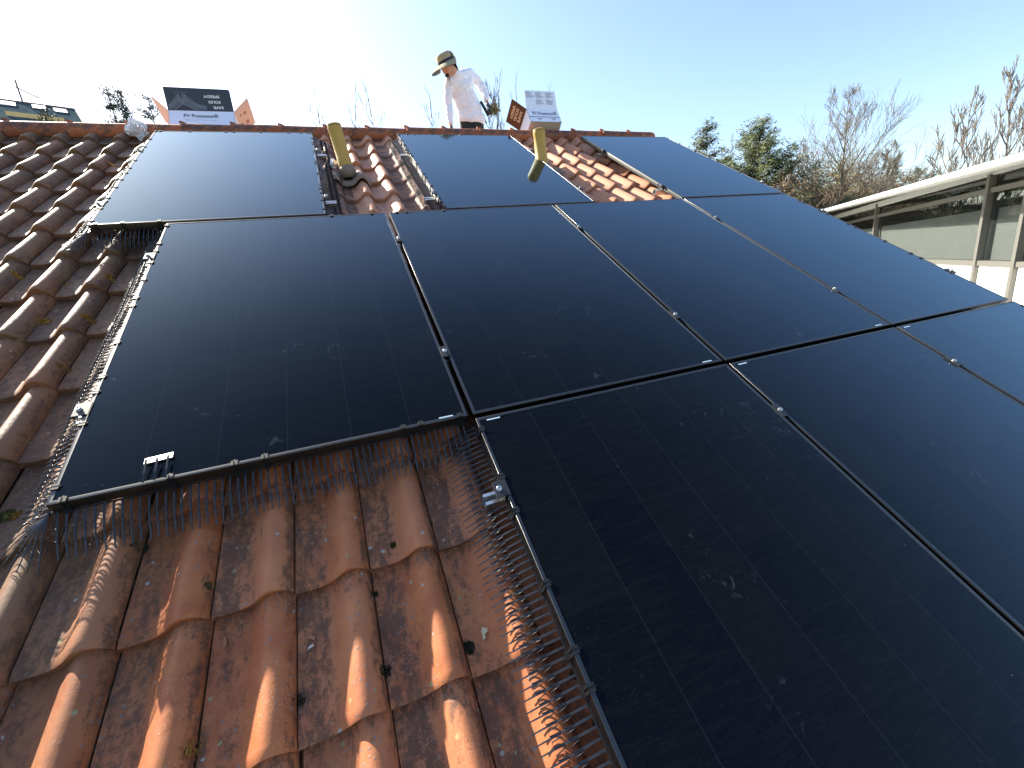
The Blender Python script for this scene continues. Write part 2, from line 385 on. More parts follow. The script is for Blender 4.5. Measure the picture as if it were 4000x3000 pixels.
# ------------------------------------------------------------------ rails, clamps
def c_rail(mb, x0, x1, y, z0=-.0755, z1=-.0365, w=.038):
    pr = [(-w/2,z0),(w/2,z0),(w/2,z1),(w*.22,z1),(w*.22,z1-.004),(w/2-.004,z1-.004),(w/2-.004,z0+.004),(-w/2+.004,z0+.004),(-w/2+.004,z1-.004),(-w*.22,z1-.004),(-w*.22,z1),(-w/2,z1)]
    n = len(pr); vs = [(x0, y+a, z) for a, z in pr]+[(x1, y+a, z) for a, z in pr]
    mb.add(vs, [(k, (k+1)%n, n+(k+1)%n, n+k) for k in range(n)]+[(0,1,2,5,6),(2,3,4,5),(0,6,7),(0,7,8,11),(8,9,10,11)]+[tuple(n+i for i in f) for f in [(0,1,2,5,6),(2,3,4,5),(0,6,7),(0,7,8,11),(8,9,10,11)]])
RAILV = {'mid': (.352, 1.374), 'top': (2.047, 3.03), 'bot': (-1.33, -.310)}
rails = [('mid', 0, -.040, 4.615, 'lower aluminium rail under the middle row of panels'), ('mid', 1, -.040, 4.615, 'upper aluminium rail under the middle row of panels'),
         ('top', 0, -.385, .865, 'lower aluminium rail under the pale top left panel, white end beside the leaning pipe'), ('top', 1, -.385, .865, 'upper aluminium rail under the pale top left panel, white end above the leaning pipe'),
         ('top', 0, 1.44, 2.69, 'lower aluminium rail under the panel between the two pipes'), ('top', 1, 1.45, 2.69, 'upper aluminium rail under the panel between the two pipes'),
         ('top', 0, 3.40, 4.615, 'lower aluminium rail under the top right panel, cut end over orange tiles'), ('top', 1, 3.40, 4.615, 'upper aluminium rail under the top right panel, cut end near the ridge'),
         ('bot', 1, 1.093, 4.615, 'upper aluminium rail under the bottom row, shiny cut end in the wire comb'), ('bot', 0, 1.093, 4.615, 'lower aluminium rail under the bottom row, out of the picture')]
for row, i, a, b, lab in rails:
    r = roof_thing('mounting_rail', a, RAILV[row][i], 0, lab, 'rail', 'aluminium mounting rails')
    mb = MB(); c_rail(mb, 0, b-a, 0); mb.build('rail_profile', M['alu'], r)
    mb = MB()
    x = .25
    while x < b-a:
        mb = MB(); mb.box((x-.015,-.03,-.108), (x+.015,.05,-.0765)); mb.box((x-.015,.0505,-.10), (x+.015,.2,-.094)); mb.build('roof_hook', M['alu'], r); x += .8
def bolt(mb, x, y, z, mi=1):
    T = Matrix.Translation((x, y, z)); mb.lathe([(0,0),(.0075,0),(.0075,.0065),(.0065,.0075),(.0042,.0075),(.0042,.003),(0,.003)], 14, mi, T); mb.lathe([(.009,0),(.009,.0012),(0,.0012)], 14, mi, T)
def clamp_thing(kind, u, v, sgn, lab, grp):
    r = roof_thing('mid_clamp' if kind == 'mid' else 'end_clamp', u, v, 0, lab, 'panel clamp', grp)
    mb = MB()
    if kind == 'mid':
        mb.box((-.0165,-.032,.0008), (.0165,.032,.0040)); mb.box((-.0085,-.03,-.030), (-.0065,.03,.0006)); mb.box((.0065,-.03,-.030), (.0085,.03,.0006))
    else:
        mb.box((-.011*sgn if sgn > 0 else -.030,-.028,.0008), (.030 if sgn > 0 else .011,.028,.0036))
        a, b = sorted((.004*sgn, .0065*sgn)); mb.box((a,-.028,-.034), (b,.028,.0006))
        a, b = sorted((.0275*sgn, .030*sgn)); mb.box((a,-.028,-.012), (b,.028,.0006))
    mb.build('clamp_plate', M['blackclamp'], r)
    mb = MB(); bolt(mb, 0 if kind == 'mid' else .017*sgn, 0, .004 if kind == 'mid' else .0036, 0); mb.build('bolt', M['bolt'], r, smooth=True, sharp=35)
    return r
names = {'A': 'first', 'B': 'second', 'C': 'third', 'D': 'fourth'}
for i, (k1, k2) in enumerate((('A','B'), ('B','C'), ('C','D'))):
    for j, w in enumerate(('lower', 'upper')):
        clamp_thing('mid', (i+1)*(PW+GU)-GU/2, RAILV['mid'][j], 1, f'{w} dark clamp in the joint between {names[k1]} and {names[k2]} middle row panels', 'mid clamps between neighbouring panels')
clamp_thing('mid', 2*(PW+GU)-GU/2, RAILV['bot'][1], 1, 'dark clamp with silver bolt in the joint between the two large front panels', 'mid clamps between neighbouring panels')
clamp_thing('mid', 3*(PW+GU)-GU/2, RAILV['bot'][1], 1, 'dark clamp in the joint left of the lower right corner panel', 'mid clamps between neighbouring panels')
for u, sg, row, lab in ((0, -1, 'mid', 'left edge of the middle row'), (3*(PW+GU)+PW, 1, 'mid', 'right edge of the middle row'), (-.3423, -1, 'top', 'left edge of the pale top left panel'),
                   (-.3423+PW, 1, 'top', 'edge of the top left panel beside the leaning pipe'), (1.5143, -1, 'top', 'left edge of the panel between the pipes'), (1.5143+PW, 1, 'top', 'right edge of the panel between the pipes'),
                   (3*(PW+GU), -1, 'top', 'left edge of the top right panel over bare tiles'), (3*(PW+GU)+PW, 1, 'top', 'right edge of the top right panel')):
    for j, w in enumerate(('lower', 'upper')): clamp_thing('end', u, RAILV[row][j], sg, f'{w} end clamp on the {lab}', 'end clamps on outer panel edges')
clamp_thing('end', PW+GU, RAILV['bot'][1], -1, 'black end clamp with silver bolt over the shiny rail end in the front wire comb', 'end clamps on outer panel edges')

# ------------------------------------------------------------------ wire comb bird guards
SP = .0197
def gz(u, v, d, jz=0):                            # height of the comb at distance d out from the frame
    z = -.038-.40*max(0, d-.008)-.25*max(0, d-.07)
    if not (-2.1 < v < 3.7): return z+jz
    return max(z+jz, tile_z(u, v)+.0045)
clip_mesh = None
def clip_part(parent, x, y, ang):
    global clip_mesh
    if clip_mesh is None:
        mb = MB()
        for o in (-.0055, .0055):
            mb.box((o-.0035,-.0025,.0003), (o+.0035,.015,.0032)); mb.box((o-.0035,-.0032,-.036), (o+.0035,-.0006,.0032))
        mb.box((-.009,-.006,-.038), (.009,-.0012,-.024)); mb.box((-.002,.0,.0003), (.002,.019,.0022)); mb.box((-.0085,-.012,-.034), (.0085,-.006,-.031))
        c = mb.build('clip', M['clip'], parent); clip_mesh = c.data
    else:
        c = bpy.data.objects.new('clip', clip_mesh); COL.objects.link(c); c.parent = parent
    c.location = (x, y, 0); c.rotation_euler = (0, 0, ang)
def guard(ax, ay, bx, by, out, lab, clips, L=.118, fan=None, dens=1.0, seed=0, lift=0, along=None):
    """comb hanging from the panel edge a->b (roof coords), prongs pointing along `out`"""
    rnd = random.Random(seed)
    r = roof_thing('bird_guard', ax, ay, 0, lab, 'bird guard', 'wire comb bird guards around the panels')
    T = Vector((bx-ax, by-ay, 0)); ln = T.length; T.normalize(); O = Vector((out[0], out[1], 0))
    mb = MB(); wr = MB(); org = Vector((ax, ay, 0))
    def pt(x, d, tw=0, jz=0, Od=None, T0=None):
        Q = org+T*(x+tw*d)+(Od or O)*d
        return Vector((Q.x-ax, Q.y-ay, gz(Q.x, Q.y, d, jz)))
    n = int(ln/SP)
    z1, z2 = [], []
    for i in range(n+1):
        x = SP*.5+i*SP
        if x > ln-.004: break
        if rnd.random() > dens: continue
        tw = .035*math.sin(i*.21+seed)+rnd.uniform(-.02,.02); jz = .004*math.sin(i*.13+seed*2)+rnd.uniform(-.0015,.0015)+lift; LL = L*(1+rnd.uniform(-.03,.03))
        ds = [.002, .018, .04, .065, .09, .11, LL]
        mb.strip([pt(x, d, tw, jz) for d in ds], T, [.0054,.0054,.0052,.0046,.004,.0035,.0028], .0016)
        for dlo, dhi, zz in ((.046, .064, z1), (.076, .097, z2)):
            if i % 2 == 0: zz += [pt(x, dlo, tw, jz+.0014), pt(x+SP*.5, dlo, tw, jz+.0014), pt(x+SP*.5, dhi, tw, jz+.0014)] if 0 else []
            zz += [pt(x-SP*.28, dlo, tw, jz+.0016), pt(x+SP*.10, dlo, tw, jz+.0016), pt(x+SP*.18, dhi, tw, jz+.0016), pt(x+SP*.62, dhi, tw, jz+.0016)]
    for zz in (z1, z2):
        if len(zz) > 2: wr.tube(zz, .0014, 4)
    if fan:                                      # prongs spreading round the corner
        cx, a0, a1, k = fan
        for i in range(k):
            a = R_(a0+(a1-a0)*(i+.5)/k); D = Vector((math.cos(a), math.sin(a), 0)); S = Vector((-D.y, D.x, 0)); b = org+T*cx
            pts = []
            for d in (.004, .03, .06, .09, .12, L*1.15):
                Q = b+D*d; pts.append((Q.x-ax, Q.y-ay, gz(Q.x, Q.y, d, .003*i)))
            mb.strip(pts, S, [.004,.004,.0034,.003,.0026,.002], .0014)
            if i:
                for dd in (.055, .085): wr.tube([(prev[0]+(b.x-ax)+0, prev[1]+(b.y-ay), prev[2]) for prev in [(D0.x*dd, D0.y*dd, gz(b.x+D0.x*dd, b.y+D0.y*dd, dd)) , (D.x*(dd+.018), D.y*(dd+.018), gz(b.x+D.x*dd, b.y+D.y*dd, dd)), (D.x*dd, D.y*dd, gz(b.x+D.x*dd, b.y+D.y*dd, dd))]], .00085, 4)
            D0 = D
    # top bar hidden behind the frame
    a = Vector((0,0,-.037)); mb.strip([a+T*.002+O*.003, a+T*(ln-.002)+O*.003], O, .004, .003)
    mb.build('comb_prongs', M['guard'], r); wr.build('zigzag_wire', M['guard'], r, smooth=True)
    ang = math.atan2(T.y, T.x)
    if (T.x*O.y-T.y*O.x) > 0: ang += PI          # local -y points out
    for c in clips: clip_part(r, T.x*c, T.y*c, ang)
    return r
Rr = 3*(PW+GU)+PW
guard(0, 0, PW, 0, (0,-1), 'grey wire comb along the lower edge of the leftmost middle panel, over shaded tiles', [.034,.268,.427,.506,.914,.972,1.107], fan=(0, 185, 268, 7), seed=1)
guard(0, 0, 0, PH, (-1,0), 'wire comb along the left edge of the middle row panels', [.055,.287,.429,.505,.696,.944,1.003,1.154,1.309,1.425,1.505,1.716], seed=2, L=.115)
guard(-.3423, PH+GV, 0, PH+GV, (0,-1), 'short dark wire comb in the notch below the top left panel', [.032,.146,.305], fan=(0, 180, 268, 9), seed=3)
guard(-.3423, PH+GV, -.3423, 2*PH+GV, (-1,0), 'wire comb along the left edge of the pale top left panel', [.05,.214,.314,.364,.533,.664,.784,.878,1.031,1.22,1.336,1.529,1.74], seed=4, L=.115)
guard(-.3423+PW, PH+GV, -.3423+PW, 2*PH+GV, (1,0), 'dark wire comb right of the top left panel, beside the leaning pipe', [.076,.215,.341,.416,.477,.71,.922,.97,1.208,1.402,1.46,1.571,1.72], seed=5, L=.20)
guard(1.5143, PH+GV, 1.5143, 2*PH+GV, (-1,0), 'sunlit silvery wire comb left of the panel between the pipes', [.03,.109,.177,.293,.407,.583,.663,.89,1.092,1.157,1.301,1.365,1.402,1.539,1.704], seed=6, L=.215)
guard(-.3423, 2*PH+GV, -.3423+PW, 2*PH+GV, (0,1), 'wire comb tucked under the ridge above the top left panel', [.036,.231,.482,.539,.735,.947,1.043,1.10], seed=7, L=.08)
guard(1.5143, 2*PH+GV, 1.5143+PW, 2*PH+GV, (0,1), 'wire comb tucked under the ridge above the panel between the pipes', [.018,.096,.156,.431,.608], seed=8, L=.08)
guard(PW+GU, -PH-GV, PW+GU, -GV, (-1,0), 'long bright wire comb running down the left edge of the front panel', [.34,.61,.938,1.014,1.170,1.385,1.504,1.70], seed=9, L=.128)
guard(.800, PH, 1.505, PH, (0,1), 'wire comb along the foot of the tile strip holding the leaning pipe', [.02,.25,.40,.46,.695], seed=10, L=.07)
guard(Rr, PH+GV, Rr, 2*PH+GV, (1,0), 'wire comb on the right edge of the top right panel', [.25,.543,.847,.971,1.209,1.483,1.71], seed=11)
guard(Rr, 0, Rr, PH, (1,0), 'wire comb on the right edge of the middle row by the glazed building', [.538,.609,.805,1.048,1.112,1.306,1.366,1.548,1.587], seed=12)
guard(Rr, -PH-GV, Rr, -GV, (1,0), 'wire comb on the right edge of the lower right corner panel', [.3,.9,1.5,1.7], seed=13)
# a loose clip bracket lying on the first panel
r = roof_thing('loose_bracket', .235, .030, 0, 'bright flat bracket with three dark prongs lying at the panel lower edge', 'bracket')
mb = MB(); mb.box((-.032,.040,.010), (.036,.062,.0125), M=Matrix.Rotation(R_(4), 4, 'Z') @ Matrix.Rotation(R_(-8), 4, 'X')); mb.build('bracket_plate', simple('bright_plate', (.85,.85,.84), .35, .3), r)
for x in (-.026, 0, .026):
    mb = MB(); mb.strip([(x,-.026,.0045),(x,.0,.010),(x,.046,.0105+.005)], (1,0,0), .0055, .0014); mb.build('prong', M['guard'], r)

# ------------------------------------------------------------------ vent pipes
def pipe_mat():
    g = NG('olive_pipe'); P = g.coord(); nz = g.noise(P, 14, 5); f = g.noise(P, 120, 3)
    c = g.mix(nz, (.38,.215,.032), (.47,.28,.05)); c = g.mix(g.math('MULTIPLY', g.ramp(f, .5, .7), .3), c, (.22,.16,.05))
    g.set(Base_Color=c, Roughness=.55); g.bump(f, .2, .002); return g.m
M['pipe'] = pipe_mat(); M['cowl'] = simple('brown_cowl', (.19,.135,.10), .7, 0, .3, 25, .3)
def vent_pipe(px, py, pz, topx, topz, rad, lab, flange_dir=1):
    r = tag(empty('vent_pipe', (px, py, pz)), lab, 'vent pipe', 'yellow vent pipes through the roof')
    ax = Vector((topx-px, 0, topz-pz)); L = ax.length; q = ax.to_track_quat('Z', 'X').to_matrix().to_4x4()
    mb = MB(); z0 = .055
    mb.lathe([(rad*1.04,z0),(rad*1.05,z0+.055),(rad*1.0,z0+.062),(rad*.99,L-.045),(rad*1.03,L-.04),(rad*1.04,L-.020)], 36, 0, q)
    mb.build('pipe', M['pipe'], r, smooth=True, sharp=40)
    mb = MB(); n = 22                            # crown of slots
    for k in range(n):
        a0 = 2*PI*k/n; a1 = a0+2*PI/n*.55; R1, R0 = rad*1.04, rad*.93; vs = []
        for z in (L-.024, L-.004):
            rr = 0 if z < L-.01 else .003
            vs += [(math.cos(a0)*(R1-rr), math.sin(a0)*(R1-rr), z), (math.cos(a1)*(R1-rr), math.sin(a1)*(R1-rr), z), (math.cos(a1)*(R0-rr), math.sin(a1)*(R0-rr), z), (math.cos(a0)*(R0-rr), math.sin(a0)*(R0-rr), z)]
        mb.add([q @ Vector(p) for p in vs], [(0,3,2,1),(4,5,6,7),(0,1,5,4),(1,2,6,5),(2,3,7,6),(3,0,4,7)])
    mb.lathe([(rad*1.01,L-.006),(rad*.99,L),(rad*.8,L+.005),(rad*.3,L+.009),(.001,L+.010)], 36, 0, q)
    mb.lathe([(rad*.90,L-.03),(rad*.90,L-.012)], 24, 0, q)
    mb.build('slotted_cap', M['pipe'], r, smooth=True, sharp=40)
    # ball shaped cowl growing out of a curved base tile
    mb = MB()
    def ball(a, b):
        th, ph = 2*PI*a, PI*b*.78; rr = rad*1.22
        return Vector((math.cos(th)*math.sin(ph)*rr, math.sin(th)*math.sin(ph)*rr*1.05-.004, math.cos(ph)*rr*1.02+.022))
    mb.grid(ball, 28, 16); mb.build('cowl', M['cowl'], r, smooth=True)
    mb = MB(); b0 = GR.transposed() @ Vector((px, py, pz))
    def fl(a, b):
        u = b0.x-.115+.27*a; v = b0.y-.125+.20*b; s = (a-.0); z = tile_z(u, TV0+TL*(math.floor((b0.y-TV0)/TL)+.01))+.030-.03*b-(0 if 0 < b < 1 else 0)
        z = max(z, tile_z(u, v)+.008)
        return W(u, v, z)-Vector((px, py, pz))
    mb.grid(fl, 26, 8)
    mb.grid(lambda a, b: fl(a, 0)+Vector((0,.0,-.026*(1-b)))*1.0, 26, 1)
    mb.grid(lambda a, b: fl(1, a)+Vector((.002,0,-.03*(1-b))), 8, 1)
    mb.build('base_tile', M['cowl'], r, smooth=True, sharp=45)
    return r
b1 = W(1.0, 2.745, -.115)
vent_pipe(.996, 2.383, 1.325, .957, 1.672, .0500, 'leaning mustard yellow vent pipe with slotted cap left of the lone panel')
vent_pipe(2.662, 2.383, 1.325, 2.655, 1.662, .0525, 'upright mustard yellow vent pipe behind the right edge of the lone panel')

def crumple(name, c, size, seed, mat, lab, cat, sub=4, amp=.35, rot=(0,0,0)):
    bm = bmesh.new(); bmesh.ops.create_icosphere(bm, subdivisions=sub, radius=1)
    rm = Euler(rot).to_matrix()
    for v in bm.verts:
        p = v.co.copy(); n1 = noise.noise(p*1.7+Vector((seed,0,0))); n2 = abs(noise.noise(p*4+Vector((0,seed,0)))); n3 = abs(noise.noise(p*9+Vector((0,0,seed))))
        q = p*(1+amp*n1-amp*.8*n2-amp*.35*n3); q = Vector((q.x*size[0], q.y*size[1], q.z*size[2])); v.co = rm @ q
    me = bpy.data.meshes.new(name); bm.to_mesh(me); bm.free(); me.materials.append(mat)
    o = bpy.data.objects.new(name, me); COL.objects.link(o); o.location = c; return tag(o, lab, cat)
g = NG('thin_plastic'); g.set(Base_Color=(.78,.80,.84), Roughness=.22); g.p.inputs['Transmission Weight'].default_value = .35; g.p.inputs['Alpha'].default_value = .82; M['plastic'] = g.m
crumple('plastic_bag', at_y(533, 505, RZ.y-.10), (.078,.06,.068), 3.3, M['plastic'], 'crumpled clear plastic bag caught on the ridge at the top left panel corner', 'plastic bag', 4, .55, (0,.5,0))
crumple('cloth_rag', W(.905, 2.86, -.05), (.026,.05,.035), 8.1, simple('white_cloth', (.75,.77,.82), .8), 'small white cloth wedged behind the leaning pipe', 'cloth')

# ------------------------------------------------------------------ moss, leaves, crumbs on the tiles
def moss_mat(name, c1, c2):
    g = NG(name); nz = g.noise(g.coord(), 120, 4); g.set(Base_Color=g.mix(g.ramp(nz, .35, .65), c1, c2), Roughness=.95); return g.m
M['mossO'] = moss_mat('orange_moss', (.16,.075,.012), (.42,.24,.05)); M['mossG'] = moss_mat('green_moss', (.045,.045,.014), (.13,.12,.03)); M['mossD'] = moss_mat('dark_moss', (.02,.018,.010), (.06,.05,.02))
def moss(px, py, r, mat, lab, h=.5):
    base = None
    d = GR.transposed() @ pray(px, py); C = GR.transposed() @ CAMP; t = 0
    for zt in [i*.002 for i in range(0, 90)]:
        z = -.06-zt; X = C+d*((z-C.z)/d.z)
        if z <= tile_z(X.x, X.y): break
    root_w = W(X.x, X.y, z)
    mb = MB(); rnd = random.Random(int(px*7+py))
    n = int(90+r*5000)
    for i in range(n):
        a = rnd.uniform(0, 2*PI); rr = r*math.sqrt(rnd.random()); q = X+Vector((math.cos(a)*rr, math.sin(a)*rr*1.2, 0)); z = tile_z(q.x, q.y)-.002
        hh = r*h*(1-(rr/r)**2*.8)*rnd.uniform(.5, 1.1)+.001; p = Vector((q.x-X.x, q.y-X.y, z-X.z)); L = Vector((rnd.uniform(-.5,.5), rnd.uniform(-.5,.5), 1)).normalized()*hh
        w = Vector((rnd.uniform(-1,1), rnd.uniform(-1,1), rnd.uniform(-.3,.3))).normalized()*rnd.uniform(.0012,.003)
        mb.add([p-w*1.5, p+w*1.5, p+L*.6+w*1.6, p+L, p+L*.6-w*1.6], [(0,1,2,3,4)])
    # solid cushion under the tufts
    def cush(a, b):
        A = 2*PI*a; rr = r*.9*b; q = Vector((X.x+math.cos(A)*rr, X.y+math.sin(A)*rr*1.15, 0)); return Vector((q.x-X.x, q.y-X.y, tile_z(q.x, q.y)-X.z-.002+r*h*.6*(1-b*b)*(.8+.4*noise.noise(q*90))))
    mb.grid(cush, 14, 5)
    o = mb.build('moss_clump', mat); o.location = root_w; o.rotation_euler = (TH, 0, 0)
    tag(o, lab, 'moss', 'moss clumps on the tiles')
for a in [(175,1257,.020,'mossO','orange moss tuft beside a roll high on the left, below the notch comb'),(356,1254,.017,'mossO','orange moss tuft next to the left comb, right of a pale tile roll'),(247,1435,.014,'mossO','small yellow moss tuft below the two orange tufts at the left'),
          (111,1718,.012,'mossO','tiny orange moss tuft under the long pale roll at the left edge'),(22,2016,.020,'mossG','green moss cushion at the left picture edge beside the panel corner'),(60,2012,.013,'mossO','yellowish moss tuft touching the green cushion at the left edge'),
          (78,1086,.016,'mossO','orange brown moss tuft at the far left beside the middle row'),(259,1110,.010,'mossO','small orange moss tuft between two rolls left of the middle panel'),(434,1089,.016,'mossO','fuzzy orange moss tuft below the notch near the bright clamp'),
          (408,714,.012,'mossD','dark curled moss beside the pale top left panel'),(763,2930,.017,'mossO','bristly brown moss standing in a tile joint at the bottom edge'),(1466,2323,.010,'mossD','dark moss in a tile joint beside the sunlit patch'),
          (1510,2622,.013,'mossD','dark round moss in the joint between front tiles'),(1833,2530,.014,'mossD','dark moss in the joint near the front comb'),(560,2150,.016,'mossD','dark moss in the shaded joint below the comb'),
          (835,2300,.010,'mossG','green moss speck in a joint below the comb'),(1535,2130,.009,'mossG','green moss under a tile lip left of the silver rail end'),(1170,2740,.014,'mossD','large dark moss in the joint at the bottom middle'),
          (2240,2640,.012,'mossG','green moss hidden under the front comb'),(2330,2820,.012,'mossG','yellow green moss low under the front comb'),(235,585,.009,'mossO','tiny orange moss tuft near the top left ridge'),(135,871,.009,'mossO','small orange moss spot left of the notch')]:
    moss(a[0], a[1], a[2], M[a[3]], a[4], .6)
def flake(px, py, pts, mat, lab, name, cat, rot):
    d = GR.transposed() @ pray(px, py); C = GR.transposed() @ CAMP
    for i in range(90):
        z = -.06-i*.002; X = C+d*((z-C.z)/d.z)
        if z <= tile_z(X.x, X.y): break
    mb = MB(); n = len(pts); c, s = math.cos(rot), math.sin(rot)
    P = [Vector((x*c-y*s, x*s+y*c, .004+.006*math.sin(x*260)*1)) for x, y in pts]; P = [Vector((p.x, p.y, max(p.z, tile_z(X.x+p.x, X.y+p.y)-X.z+.003))) for p in P]
    mb.add(P+[p-Vector((0,0,.0015)) for p in P], [tuple(range(n)), tuple(range(2*n-1, n-1, -1))]+[(i, (i+1)%n, n+(i+1)%n, n+i)[::-1] for i in range(n)])
    o = mb.build(name, mat); o.location = W(X.x, X.y, X.z); o.rotation_euler = (TH, 0, 0); tag(o, lab, cat)
M['leaf'] = simple('dry_leaf', (.50,.44,.28), .7, 0, .2, 80); M['leafO'] = simple('orange_leaf', (.55,.24,.05), .7, 0, .2, 60); M['chip'] = simple('tile_chip', (.42,.16,.08), .8, 0, .2, 90); M['chipw'] = simple('pale_chip', (.7,.62,.56), .8)
flake(1890, 2475, [(-.004,-.017),(.003,-.012),(.002,-.003),(.009,.002),(.010,.012),(.004,.010),(-.002,.017),(-.007,.006),(-.004,-.004)], M['leaf'], 'curled pale dry leaf on a tile beside the front comb', 'dry_leaf', 'leaf', -.2)
flake(880, 2512, [(-.003,-.014),(.006,-.010),(.006,.004),(.001,.016),(-.005,.004)], M['chip'], 'pointed orange tile chip lying in a trough at the lower middle', 'tile_chip', 'tile chip', .1)
flake(1218, 2497, [(-.009,.004),(-.004,.010),(.008,.002),(.009,-.009),(.002,-.003)], M['chip'], 'curved orange tile chip with a dark side, above a pale chip', 'tile_chip', 'tile chip', 0)
flake(1216, 2530, [(-.008,-.003),(.006,-.002),(.007,.004),(-.004,.004)], M['chipw'], 'small pale chip just below the curved orange chip', 'tile_chip', 'tile chip', .1)
flake(443, 650, [(-.030,.008),(-.02,.014),(.0,.011),(.02,.0),(.034,-.014),(.030,-.020),(.014,-.011),(-.007,-.002),(-.024,.001)], M['leafO'], 'long orange leaf strip beside the pale top left panel', 'dry_leaf', 'leaf', 0)
flake(352, 655, [(-.02,.0),(.0,.012),(.022,.008),(.014,-.010),(-.008,-.012)], simple('brown_leaf', (.17,.08,.03), .8), 'curled brown leaf on a roll left of the long orange leaf', 'dry_leaf', 'leaf', .4)

# ------------------------------------------------------------------ cardboard boxes
g = NG('card_brown'); nz = g.noise(g.coord(), 60, 4); g.set(Base_Color=g.mix(nz, (.50,.43,.38), (.58,.50,.45)), Roughness=.85); M['card'] = g.m
M['cardw'] = simple('card_white_print', (.74,.77,.88), .6, 0, .03, 12); M['cardk'] = simple('card_black_print', (.032,.036,.045), .45, 0, .1, 12); M['cardbr'] = simple('card_brown_print', (.095,.040,.020), .6, 0, .15, 15)
M['ink'] = simple('ink_dark', (.035,.02,.07), .6); M['inkw'] = simple('ink_white', (.8,.8,.8), .6); M['inkg'] = simple('ink_grey', (.45,.47,.55), .6); M['inkb'] = simple('ink_brown', (.22,.12,.05), .6); M['inkcream'] = simple('ink_cream', (.8,.62,.48), .6)
M['inkart'] = simple('ink_steel', (.27,.32,.36), .6)
def frame_m(o, x, y):                            # plane frame: origin, x axis, y axis -> matrix
    x = Vector(x).normalized(); z = x.cross(Vector(y)).normalized(); y = z.cross(x)
    m = Matrix((x, y, z)).transposed().to_4x4(); m.translation = Vector(o); return m
def text(body, Mx, size, mat, parent, name='lettering', bold=.0, width=None, xs=1.0, align='CENTER'):
    cu = bpy.data.curves.new(name, 'FONT'); cu.body = body; cu.size = size; cu.align_x = align; cu.align_y = 'CENTER'; cu.offset = bold*size; cu.extrude = 0; cu.resolution_u = 3
    t = bpy.data.objects.new(name, cu); COL.objects.link(t); dg = bpy.context.evaluated_depsgraph_get()
    me = bpy.data.meshes.new_from_object(t.evaluated_get(dg)); bpy.data.objects.remove(t); bpy.data.curves.remove(cu)
    if width:
        x = [v.co.x for v in me.vertices]; xs = width/(max(x)-min(x))
    me.transform(Mx @ Matrix.Diagonal((xs, 1, 1, 1))); me.materials.clear(); me.materials.append(mat)
    o = bpy.data.objects.new(name, me); COL.objects.link(o); o.parent = parent; return o
def sheet(mb, q, th, m0, m1, m2=None):           # thin card from four corners with thickness; m0 front, m1 back
    q = [Vector(p) for p in q]; n = (q[1]-q[0]).cross(q[3]-q[0]).normalized()*th
    mb.add(q, [(0,1,2,3)], m0); mb.add([p-n for p in q], [(3,2,1,0)], m1)
    mb.add(q+[p-n for p in q], [(i, i+4, (i+1)%4+4, (i+1)%4) for i in range(4)], m1)
SB = Vector((0, CT, -ST)); SN = Vector((0, ST, CT))  # down the far slope, its normal
def box_front(base, w, h, d, mats):
    X = Vector((1,0,0)); B = Vector((0,0,0)); mb = MB()
    f = [B, B+X*w, B+X*w+SN*h, B+SN*h]; bk = [p+SB*d for p in f]
    sheet(mb, f, .003, 1, 0); sheet(mb, [bk[1], bk[0], bk[3], bk[2]], .003, 1, 0); sheet(mb, [bk[0], f[0], f[3], bk[3]], .003, 1, 0); sheet(mb, [f[1], bk[1], bk[2], f[2]], .003, 1, 0)
    sheet(mb, [f[0], bk[0], bk[1], f[1]], .003, 0, 0)
    return mb, f, bk
# box one, open, black flap standing up
B1 = Vector((-.368, 3.425, 1.808)); w1, h1, d1 = .515, .430, .26
bx = tag(empty('cardboard_box', B1), 'open box with a black printed flap standing up, left part of the ridge', 'box', 'open boxes on the ridge')
mb, f, bk = box_front(B1, w1, h1, d1, None); mb.build('box_body', [M['card'], M['cardw']], bx)
T0, T1 = B1+f[3], B1+f[2]; up = Vector((0, .10, 1)).normalized(); fh = .190
mb = MB(); q = [T0+Vector((.0,0,.0)), T1, T1+up*(fh-.012), T1+up*fh+Vector((-.012,0,0)), T0+up*(fh+.004)]; n_ = Vector((0,-1,.1)).normalized()*.0015
mb.add([p+n_ for p in q], [(0,1,2,3,4)], 0); mb.add([p-n_ for p in q], [(4,3,2,1,0)], 1); mb.add([p+n_ for p in q]+[p-n_ for p in q], [(i, i+5, (i+1)%5+5, (i+1)%5) for i in range(5)], 1)
mb.build('front_flap', [M['cardk'], M['card']], bx)
mf = frame_m(T0+n_*1.8, (1,0,0), up)             # x right, y up on the flap
def on(mf, x, y, rot=0, z=0): return mf @ Matrix.Translation((x, y, z)) @ Matrix.Rotation(rot, 4, 'Z')
for s_, x, y, wd_ in (('SAFE', .398, .032, .082), ('SOLID', .375, .078, .098), ('SPEEDY', .360, .125, .128)): text(s_, on(mf, x, y, PI), .031, M['inkw'], bx, bold=.022, width=wd_)
mb = MB()                                        # printed drawing of a comb meeting at a corner
cx, cy = .125, .058
